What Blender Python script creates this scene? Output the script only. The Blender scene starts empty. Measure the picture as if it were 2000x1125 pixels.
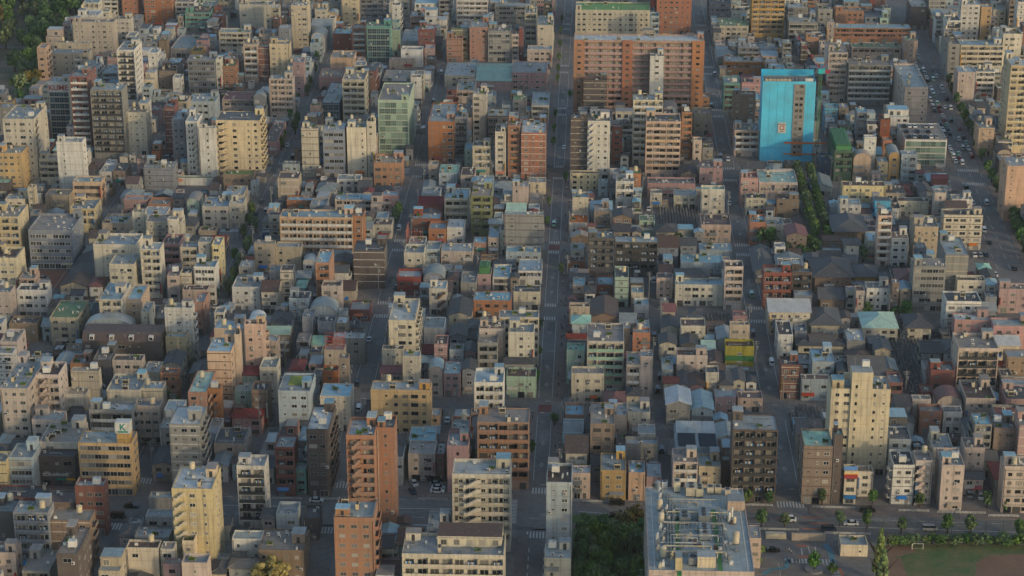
import bpy, math, random
from mathutils import Vector, Matrix
rnd = random.Random(11)
C = bpy.context.scene.collection
sc = bpy.context.scene
# ------------------------------------------------------------------ camera model (also used to read the survey table)
H = 290.0; FPX = 4100.0
PITCH = math.atan(1560 / FPX); YAW = math.atan(170 * math.cos(PITCH) / FPX)
_F = Vector((-math.sin(YAW) * math.cos(PITCH), math.cos(YAW) * math.cos(PITCH), -math.sin(PITCH)))
_R = Vector((math.cos(YAW), math.sin(YAW), 0)); _U = _R.cross(_F)
def ray(px, py): return _F * FPX + _R * (px - 1000) - _U * (py - 562.5)
def gp(px, py, h=0.0):
    d = ray(px, py); t = (h - H) / d.z; return d.x * t, d.y * t
def proj(x, y, z):
    d = Vector((x, y, z - H)); w = d.dot(_F)
    return 1000 + FPX * d.dot(_R) / w, 562.5 - FPX * d.dot(_U) / w
# ------------------------------------------------------------------ materials
def lin(hx):
    o = []
    for i in (0, 2, 4):
        c = int(hx[i:i + 2], 16) / 255
        o.append(c / 12.92 if c <= .04045 else ((c + .055) / 1.055) ** 2.4)
    return tuple(o) + (1,)
def nmat(name):
    m = bpy.data.materials.new(name); m.use_nodes = True
    nt = m.node_tree; nt.nodes.clear()
    out = nt.nodes.new('ShaderNodeOutputMaterial'); b = nt.nodes.new('ShaderNodeBsdfPrincipled')
    nt.links.new(b.outputs[0], out.inputs[0]); return m, nt, b
def N(nt, t, **k):
    n = nt.nodes.new(t)
    for a, v in k.items():
        if a.startswith('i_'):
            key = a[2:]; n.inputs[int(key) if key.isdigit() else key].default_value = v
        else: setattr(n, a, v)
    return n
def mathn(nt, op, a, b=None, clamp=False):
    n = nt.nodes.new('ShaderNodeMath'); n.operation = op; n.use_clamp = clamp
    for i, v in enumerate((a, b)):
        if v is None: continue
        if isinstance(v, (int, float)): n.inputs[i].default_value = v
        else: nt.links.new(v, n.inputs[i])
    return n.outputs[0]
def mixc(nt, fac, a, b, mode='MIX'):
    n = nt.nodes.new('ShaderNodeMix'); n.data_type = 'RGBA'; n.blend_type = mode
    for i, v in ((0, fac), (6, a), (7, b)):
        if isinstance(v, (int, float)): n.inputs[i].default_value = v
        elif isinstance(v, tuple): n.inputs[i].default_value = v
        else: nt.links.new(v, n.inputs[i])
    return n.outputs[2]
def noise(nt, vec, scale, detail=3, rough=.55):
    n = N(nt, 'ShaderNodeTexNoise', i_Scale=scale, i_Detail=detail, i_Roughness=rough)
    nt.links.new(vec, n.inputs['Vector']); return n.outputs['Fac']
def maprange(nt, v, a, b, c, d):
    n = nt.nodes.new('ShaderNodeMapRange')
    nt.links.new(v, n.inputs[0])
    for i, q in enumerate((a, b, c, d)): n.inputs[i + 1].default_value = q
    return n.outputs[0]
def scaled(nt, vec, s):
    n = N(nt, 'ShaderNodeVectorMath', operation='MULTIPLY'); n.inputs[1].default_value = s
    nt.links.new(vec, n.inputs[0]); return n.outputs[0]
def hsv(nt, col, rand, vlo=.86, vhi=1.12, hj=.012, sj=.2):
    n = nt.nodes.new('ShaderNodeHueSaturation')
    nt.links.new(maprange(nt, rand, 0, 1, .5 - hj, .5 + hj), n.inputs[0])
    r2 = mathn(nt, 'FRACT', mathn(nt, 'MULTIPLY', rand, 7.31))
    nt.links.new(maprange(nt, r2, 0, 1, 1 - sj, 1 + sj), n.inputs[1])
    r3 = mathn(nt, 'FRACT', mathn(nt, 'MULTIPLY', rand, 13.7))
    nt.links.new(maprange(nt, r3, 0, 1, vlo, vhi), n.inputs[2])
    nt.links.new(col, n.inputs[4]) if not isinstance(col, tuple) else setattr(n.inputs[4], 'default_value', col)
    return n.outputs[0]
def wall_mat(name, hx, vlo=.86, vhi=1.12, joints=.22):
    m, nt, b = nmat(name)
    tc = N(nt, 'ShaderNodeTexCoord'); oi = N(nt, 'ShaderNodeObjectInfo')
    off = N(nt, 'ShaderNodeVectorMath', operation='ADD')
    nt.links.new(tc.outputs['Object'], off.inputs[0])
    sv = scaled(nt, oi.outputs['Location'], (.37, .53, 0)); nt.links.new(sv, off.inputs[1])
    v = off.outputs[0]
    base = hsv(nt, lin(hx), oi.outputs['Random'], vlo, vhi)
    big = noise(nt, v, .13, 4, .6)
    c1 = mixc(nt, maprange(nt, big, .35, .66, 0, .5), base, mixc(nt, .6, base, lin('6d6a62')))
    streak = noise(nt, scaled(nt, v, (1.3, 1.3, .07)), 1.0, 4, .7)
    c2 = mixc(nt, maprange(nt, streak, .47, .75, 0, .62), c1, lin('4b4740'))
    sp = N(nt, 'ShaderNodeSeparateXYZ'); nt.links.new(tc.outputs['Object'], sp.inputs[0])
    fz = mathn(nt, 'FRACT', mathn(nt, 'DIVIDE', sp.outputs[2], 2.95))
    ln = mathn(nt, 'LESS_THAN', fz, .06)
    c3 = mixc(nt, mathn(nt, 'MULTIPLY', ln, joints), c2, lin('3b3834'))
    fine = noise(nt, v, 2.2, 2)
    c4 = mixc(nt, maprange(nt, fine, .3, .7, 0, .16), c3, lin('57544c'))
    nt.links.new(c4, b.inputs['Base Color']); b.inputs['Roughness'].default_value = .82
    return m
def roof_mat(name, hx, kind='flat'):
    m, nt, b = nmat(name)
    tc = N(nt, 'ShaderNodeTexCoord'); oi = N(nt, 'ShaderNodeObjectInfo')
    off = N(nt, 'ShaderNodeVectorMath', operation='ADD')
    nt.links.new(tc.outputs['Object'], off.inputs[0])
    nt.links.new(scaled(nt, oi.outputs['Location'], (.71, .33, 0)), off.inputs[1]); v = off.outputs[0]
    base = hsv(nt, lin(hx), oi.outputs['Random'], .72, 1.22, .015, .3)
    big = noise(nt, v, .35, 5, .65)
    c1 = mixc(nt, maprange(nt, big, .38, .66, 0, .55), base, mixc(nt, .55, base, lin('4a4742')))
    pud = noise(nt, v, .9, 5, .7)
    c2 = mixc(nt, maprange(nt, pud, .56, .7, 0, .5), c1, mixc(nt, .5, base, lin('b6b4aa')))
    sp = N(nt, 'ShaderNodeSeparateXYZ'); nt.links.new(tc.outputs['Object'], sp.inputs[0])
    if kind == 'tile':
        f = mathn(nt, 'FRACT', mathn(nt, 'MULTIPLY', sp.outputs[0], 2.6))
        f2 = mathn(nt, 'FRACT', mathn(nt, 'MULTIPLY', sp.outputs[1], 2.2))
        ln = mathn(nt, 'MAXIMUM', mathn(nt, 'LESS_THAN', f, .3), mathn(nt, 'LESS_THAN', f2, .2)); k = .4
    elif kind == 'metal':
        f = mathn(nt, 'FRACT', mathn(nt, 'MULTIPLY', sp.outputs[0], 1.6)); ln = mathn(nt, 'LESS_THAN', f, .18); k = .35
    else:
        f = mathn(nt, 'FRACT', mathn(nt, 'DIVIDE', sp.outputs[0], 2.4)); f2 = mathn(nt, 'FRACT', mathn(nt, 'DIVIDE', sp.outputs[1], 3.1))
        ln = mathn(nt, 'MAXIMUM', mathn(nt, 'LESS_THAN', f, .05), mathn(nt, 'LESS_THAN', f2, .04)); k = .3
    c3 = mixc(nt, mathn(nt, 'MULTIPLY', ln, k), c2, lin('33322f'))
    nt.links.new(c3, b.inputs['Base Color']); b.inputs['Roughness'].default_value = .7 if kind != 'metal' else .5
    return m
def flat_mat(name, hx, rough=.6, metal=0, var=.12, scale=.6):
    m, nt, b = nmat(name)
    tc = N(nt, 'ShaderNodeTexCoord'); oi = N(nt, 'ShaderNodeObjectInfo')
    n = noise(nt, tc.outputs['Object'], scale, 4, .6)
    c = mixc(nt, maprange(nt, n, .35, .7, 0, .4), hsv(nt, lin(hx), oi.outputs['Random'], 1 - var, 1 + var), lin('504d48'))
    nt.links.new(c, b.inputs['Base Color']); b.inputs['Roughness'].default_value = rough; b.inputs['Metallic'].default_value = metal
    return m
WALLHEX = dict(W='cfcdc4', C='c6bfab', Y='cabb96', A='bbaca0', B='a99e8a', T='837161', N='4d4240', D='46474a', G='888985', V='7b838d',
               L='a1b0b4', M='9fb5a2', O='a47152', S='c2a790', P='a98684', R='7f4238', K='966e56', E='7f8458', U='36546e', X='a9a23c',
               Z='629a8c', Q='b8955c', J='0fb0d6', H='2f5a40', F='3ba0c8', I='aa8c7c')
COLOR = dict(W='white', C='cream', Y='warm cream', A='pinkish beige', B='beige', T='tan brown', N='dark brown', D='charcoal', G='grey',
             V='slate grey', L='pale blue-grey', M='mint green', O='orange', S='peach', P='dusty pink', R='brick red', K='terracotta',
             E='olive green', U='navy blue', X='lime yellow', Z='teal', Q='golden yellow', J='cyan', I='terracotta pink', H='dark green', F='sky blue')
ROOFHEX = dict(g='949d9c', b='8fb0ba', d='4e5052', w='b6bcba', n='5c4a42', e='6f8f58', t='98bfab', r='7c3732', s='928a80', o='b0562e', k='55575a')
ROOFCOL = dict(g='grey', b='pale blue', d='dark', w='whitish', n='brown', e='green', t='teal', r='red', s='stained', o='orange', k='dark tiled')
WM = {k: wall_mat('painted_wall_' + COLOR[k].replace(' ', '_').replace('-', '_'), v) for k, v in WALLHEX.items()}
RM = {k: roof_mat('roof_' + ROOFCOL[k].replace(' ', '_'), v) for k, v in ROOFHEX.items()}
TM = {k: roof_mat('tiled_roof_' + ROOFCOL[k].replace(' ', '_'), v, 'tile' if k in 'dknrg' else 'metal') for k, v in ROOFHEX.items()}
WM['J'] = flat_mat('cyan_sheeting', '06b0dc', .6, 0, .03, .12)
def glass_mat(name, dark, pale, plo):
    m, nt, b = nmat(name)
    oi = N(nt, 'ShaderNodeObjectInfo'); tc = N(nt, 'ShaderNodeTexCoord')
    r = N(nt, 'ShaderNodeValToRGB'); nt.links.new(oi.outputs['Random'], r.inputs[0])
    e = r.color_ramp.elements; r.color_ramp.interpolation = 'CONSTANT'
    e[0].position = 0; e[0].color = lin(dark); e[1].position = plo; e[1].color = lin(pale)
    q = e.new(plo * .5); q.color = mixcol(lin(dark), lin(pale), .18)
    q = e.new(min(.97, plo + .12)); q.color = mixcol(lin(dark), lin(pale), .5)
    nt.links.new(r.outputs[0], b.inputs['Base Color']); b.inputs['Roughness'].default_value = .12
    return m
def mixcol(a, b, t): return tuple(a[i] * (1 - t) + b[i] * t for i in range(4))
GLASS = glass_mat('window_glass', '1a2024', '98948a', .62)
GLASSB = glass_mat('curtain_wall_glass', '16303a', '3d5a60', .7)
GLASSG = glass_mat('green_glass', '3c5a50', '8fae98', .5)
ALU = flat_mat('aluminium_frame', '8f908c', .45); BRONZE = flat_mat('bronze_frame', '3a3430', .5); WHITE = flat_mat('white_paint', 'c4c4bc', .55)
CREAMP = flat_mat('cream_plastic', 'bdb296', .5); STEEL = flat_mat('galvanised_steel', '8d9494', .42, .4); DARK = flat_mat('dark_metal', '2a2c2e', .5)
GREENP = flat_mat('green_balcony_panel', '8fb59a', .35); REDP = flat_mat('red_paint', 'a02a22', .5); ORANGEP = flat_mat('orange_paint', 'c0641f', .55)
BLUEP = flat_mat('blue_plastic', '1e6fb0', .45); YELLOWP = flat_mat('yellow_paint', 'd8a018', .5); GREENW = flat_mat('green_walkway', '2e7a3c', .6)
BROWNP = flat_mat('rusty_steel', '5a3a30', .7); SOLAR = flat_mat('solar_panel', '1b2734', .2); CONC = flat_mat('bare_concrete', '8a8780', .85)
GRASS = flat_mat('grass', '4c5f2a', .95, 0, .1, .25); SIGNG = flat_mat('sign_green', '1f7f70', .5); SEDUM = flat_mat('sedum_lawn', '8a9426', .95, 0, .1, 1.5)
STONE = flat_mat('granite', '7a7c7c', .6, 0, .35, 2); WOODY = flat_mat('bark', '3b3026', .9); PINKP = flat_mat('pink_render', 'b0756a', .7)
CANVAS = flat_mat('beige_canvas', 'a89a80', .9)
def leaf_mat(name, a, b_):
    m, nt, b = nmat(name)
    tc = N(nt, 'ShaderNodeTexCoord'); oi = N(nt, 'ShaderNodeObjectInfo')
    n = noise(nt, tc.outputs['Object'], .7, 3, .7)
    c = mixc(nt, maprange(nt, n, .35, .65, 0, 1), lin(a), lin(b_))
    nt.links.new(hsv(nt, c, oi.outputs['Random'], .7, 1.25, .025, .25), b.inputs['Base Color'])
    b.inputs['Roughness'].default_value = .6
    return m
LEAF = leaf_mat('dark_leaves', '2f4826', '5c7838'); LEAFL = leaf_mat('bright_leaves', '3f5e28', '6f8434'); LEAFY = leaf_mat('yellow_leaves', '77701f', 'a89838')
LEAFO = leaf_mat('olive_leaves', '4a4a1e', '7a6a2a')
def ground_mat(name, hx, hx2, s1=.05, s2=1.2):
    m, nt, b = nmat(name)
    tc = N(nt, 'ShaderNodeTexCoord'); v = tc.outputs['Object']
    n1 = noise(nt, v, s1, 6, .65); n2 = noise(nt, v, s2, 4, .7)
    c = mixc(nt, maprange(nt, n1, .35, .65, 0, 1), lin(hx), lin(hx2))
    c = mixc(nt, maprange(nt, n2, .45, .75, 0, .45), c, lin('2c2c2c'))
    nt.links.new(c, b.inputs['Base Color']); b.inputs['Roughness'].default_value = .9; return m
ASPH = ground_mat('asphalt', '63625f', '706e6a', .06, .5); LOT = ground_mat('lot_paving', '6a6763', '7d7871', .08, .6)
WALK = ground_mat('pavement_slabs', '6a615c', '7a7069', .1, .8); MARK = flat_mat('road_paint', 'b8b8b2', .7, 0, .05, 1.2); MARKO = flat_mat('orange_road_paint', 'b0562a', .7)
MARKB = flat_mat('blue_road_paint', '3d7f92', .7); MARKR = flat_mat('red_road_paint', '6e2a26', .8); EARTH = ground_mat('bare_earth', '6d5340', '7d6350', .1, .8)
PGRASS = ground_mat('field_grass', '3e5c2a', '6a6440', .16, .7); PARKG = ground_mat('park_ground', '3f4a2c', '7a6a58', .05, .5)
# ------------------------------------------------------------------ mesh builder
class MB:
    def __init__(s): s.v = []; s.f = []; s.m = []
    def quad(s, a, b, c, d, m=0):
        i = len(s.v); s.v += [a, b, c, d]; s.f.append((i, i + 1, i + 2, i + 3)); s.m.append(m)
    def tri(s, a, b, c, m=0):
        i = len(s.v); s.v += [a, b, c]; s.f.append((i, i + 1, i + 2)); s.m.append(m)
    def box(s, x0, x1, y0, y1, z0, z1, m=0, top=True, bottom=True, mt=None):
        i = len(s.v)
        s.v += [(x0, y0, z0), (x1, y0, z0), (x1, y1, z0), (x0, y1, z0), (x0, y0, z1), (x1, y0, z1), (x1, y1, z1), (x0, y1, z1)]
        F = [(0, 1, 5, 4), (1, 2, 6, 5), (2, 3, 7, 6), (3, 0, 4, 7)]; M = [m] * 4
        if top: F.append((4, 5, 6, 7)); M.append(m if mt is None else mt)
        if bottom: F.append((3, 2, 1, 0)); M.append(m)
        s.f += [tuple(i + k for k in q) for q in F]; s.m += M
    def cyl(s, cx, cy, z0, z1, r, n=12, m=0, r1=None, cap=True):
        r1 = r if r1 is None else r1; i = len(s.v)
        for z, q in ((z0, r), (z1, r1)):
            for k in range(n):
                a = 2 * math.pi * k / n; s.v.append((cx + q * math.cos(a), cy + q * math.sin(a), z))
        for k in range(n):
            s.f.append((i + k, i + (k + 1) % n, i + n + (k + 1) % n, i + n + k)); s.m.append(m)
        if cap: s.f.append(tuple(i + n + k for k in range(n))); s.m.append(m)
    def bar(s, p, q, r, n=6, m=0, r1=None):
        p = Vector(p); q = Vector(q); d = (q - p).normalized(); r1 = r if r1 is None else r1
        a = d.orthogonal().normalized(); b = d.cross(a); i = len(s.v)
        for c, rr in ((p, r), (q, r1)):
            for k in range(n):
                t = 2 * math.pi * k / n; s.v.append(tuple(c + (a * math.cos(t) + b * math.sin(t)) * rr))
        for k in range(n):
            s.f.append((i + k, i + (k + 1) % n, i + n + (k + 1) % n, i + n + k)); s.m.append(m)
        s.f.append(tuple(i + n + k for k in range(n))); s.m.append(m)
        s.f.append(tuple(i + n - 1 - k for k in range(n))); s.m.append(m)
    def mesh(s, name, mats):
        me = bpy.data.meshes.new(name); me.from_pydata(s.v, [], s.f)
        for x in mats: me.materials.append(x)
        me.polygons.foreach_set('material_index', s.m); me.update(); return me
CHILD = {}
def ob(name, me, parent=None, loc=(0, 0, 0), rz=0, scale=None):
    o = bpy.data.objects.new(name, me); o.location = loc
    if rz: o.rotation_euler = (0, 0, rz)
    if scale: o.scale = scale
    if parent: o.parent = parent; CHILD.setdefault(parent, []).append(o)
    C.objects.link(o); return o
def tag(o, label, cat, group=None):
    o['label'] = label; o['category'] = cat
    if group: o['group'] = group
    return o
def struct(name, mb, mats):
    o = ob(name, mb.mesh(name, mats)); o['kind'] = 'structure'; return o
MESH = {}
def cached(key, fn):
    if key not in MESH: MESH[key] = fn()
    return MESH[key]
# window units: 1 x 1, facing -y, sill at z = 0
def win_mesh(frame, glass, panes=2, proud=.07, rows=1):
    b = MB(); t = .07
    b.box(-.5, -.5 + t * .7, -proud, 0, 0, 1); b.box(.5 - t * .7, .5, -proud, 0, 0, 1)
    b.box(-.5 + t * .7, .5 - t * .7, -proud, 0, 0, t); b.box(-.5 + t * .7, .5 - t * .7, -proud, 0, 1 - t, 1)
    for k in range(1, panes):
        x = -.5 + k / panes; b.box(x - .022, x + .022, -proud * .8, 0, t, 1 - t)
    for k in range(1, rows):
        b.box(-.5 + t, .5 - t, -proud * .75, 0, k / rows - .02, k / rows + .02)
    b.quad((-.5, -.02, 0), (.5, -.02, 0), (.5, -.02, 1), (-.5, -.02, 1), 1)
    return b.mesh('window', [frame, glass])
WIN = {k: win_mesh(f, GLASS) for k, f in (('a', ALU), ('d', BRONZE), ('w', WHITE))}
WINB = win_mesh(ALU, GLASSB, 2, .09, 2); WING = win_mesh(ALU, GLASSG, 3, .09, 2)
DOOR = win_mesh(BRONZE, GLASS, 1); SHUT = win_mesh(ALU, flat_mat('roller_shutter', '7d7c78', .5), 1)
# roof equipment
def m_ac():
    b = MB(); b.box(-.45, .45, -.2, .2, .1, .95, 0); b.box(-.4, -.3, -.2, .2, 0, .1, 1); b.box(.3, .4, -.2, .2, 0, .1, 1)
    i = len(b.v)
    for k in range(12): a = 2 * math.pi * k / 12; b.v.append((-.1 + .3 * math.cos(a), -.205, .52 + .3 * math.sin(a)))
    b.f.append(tuple(range(i, i + 12))); b.m.append(1); return b.mesh('ac_unit', [WHITE, DARK])
def m_bigac():
    b = MB(); b.box(-1, 1, -.5, .5, .15, 1.8, 0); b.box(-.9, -.7, -.5, .5, 0, .15, 1); b.box(.7, .9, -.5, .5, 0, .15, 1)
    for cx in (-.5, .5): b.cyl(cx, 0, 1.8, 1.95, .38, 12, 1)
    b.box(-.9, .9, -.52, -.5, .4, 1.5, 1); return b.mesh('condenser', [CREAMP, DARK])
def m_tank():
    b = MB()
    for x in (-.7, .7):
        for y in (-.7, .7): b.bar((x, y, 0), (x, y, 1.1), .08, 4, 1)
    b.box(-.9, .9, -.9, .9, 1.1, 1.22, 1); b.cyl(0, 0, 1.22, 3.0, .85, 14, 0); b.cyl(0, 0, 3.0, 3.3, .85, 14, 0, .3); return b.mesh('water_tank', [CREAMP, STEEL])
def m_boxtank():
    b = MB()
    for x in (-.9, .9):
        for y in (-.6, .6): b.box(x - .08, x + .08, y - .08, y + .08, 0, .8, 1)
    b.box(-1.1, 1.1, -.8, .8, .8, 2.6, 0)
    for x in (-.37, .37): b.box(x - .04, x + .04, -.84, .84, .8, 2.64, 0)
    b.cyl(.4, 0, 2.6, 2.75, .3, 10, 1); return b.mesh('water_tank', [WHITE, STEEL])
def m_vent():
    b = MB(); b.box(-.3, .3, -.3, .3, 0, .5, 0); b.cyl(0, 0, .5, .9, .22, 8, 0, .3); return b.mesh('roof_vent', [STEEL])
def m_ant():
    b = MB(); b.bar((0, 0, 0), (0, 0, 4.2), .05, 4)
    for z in (3.2, 3.6, 4.0): b.bar((-.7, 0, z), (.7, 0, z), .03, 3)
    return b.mesh('antenna', [STEEL])
def m_pipe():
    b = MB(); b.bar((-.5, 0, .25), (.5, 0, .25), .09, 6); b.bar((-.5, .3, .25), (.5, .3, .25), .07, 6)
    for x in (-.45, 0, .45): b.box(x - .02, x + .02, -.15, .45, 0, .18)
    return b.mesh('roof_pipe', [STEEL])
def m_skylight():
    b = MB(); b.box(-.6, .6, -.5, .5, 0, .25, 0); b.quad((-.5, -.4, .26), (.5, -.4, .26), (.5, .4, .26), (-.5, .4, .26), 1); return b.mesh('skylight', [ALU, GLASS])
def m_planter():
    b = MB(); b.box(-.9, .9, -.35, .35, 0, .4, 0)
    for k in range(26):
        x = rnd.uniform(-.85, .85); y = rnd.uniform(-.3, .3); z = rnd.uniform(.4, 1.1); s = .22
        d = Vector((rnd.uniform(-1, 1), rnd.uniform(-1, 1), rnd.uniform(.2, 1))).normalized(); a = d.orthogonal() * s; e = d.cross(a)
        p = Vector((x, y, z)); b.quad(*[tuple(p + q) for q in (-a - e, a - e, a + e, -a + e)], 1)
    return b.mesh('planter', [CONC, LEAFL])
def m_laundry():
    b = MB(); b.bar((-1, 0, 1.75), (1, 0, 1.75), .03, 4)
    for k in range(5):
        x = -.85 + k * .4; z = rnd.uniform(.7, 1.1); b.quad((x, .01, z), (x + .3, .01, z), (x + .3, 0, 1.74), (x, 0, 1.74), 1 + k % 3)
    return b.mesh('laundry', [STEEL, WHITE, BLUEP, CANVAS])
EQ = dict(laundry=m_laundry(), ac_unit=m_ac(), condenser=m_bigac(), water_tank=m_tank(), box_tank=m_boxtank(), roof_vent=m_vent(), antenna=m_ant(), roof_pipe=m_pipe(), skylight=m_skylight(), planter=m_planter())
SUN_AZ, SUN_EL, SUN_E, SUN_COL, SKY, EXPO, ADDED_HAZE = 50, 14, 1.12, (1.0, .75, .44), .15, .54, .00005
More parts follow.
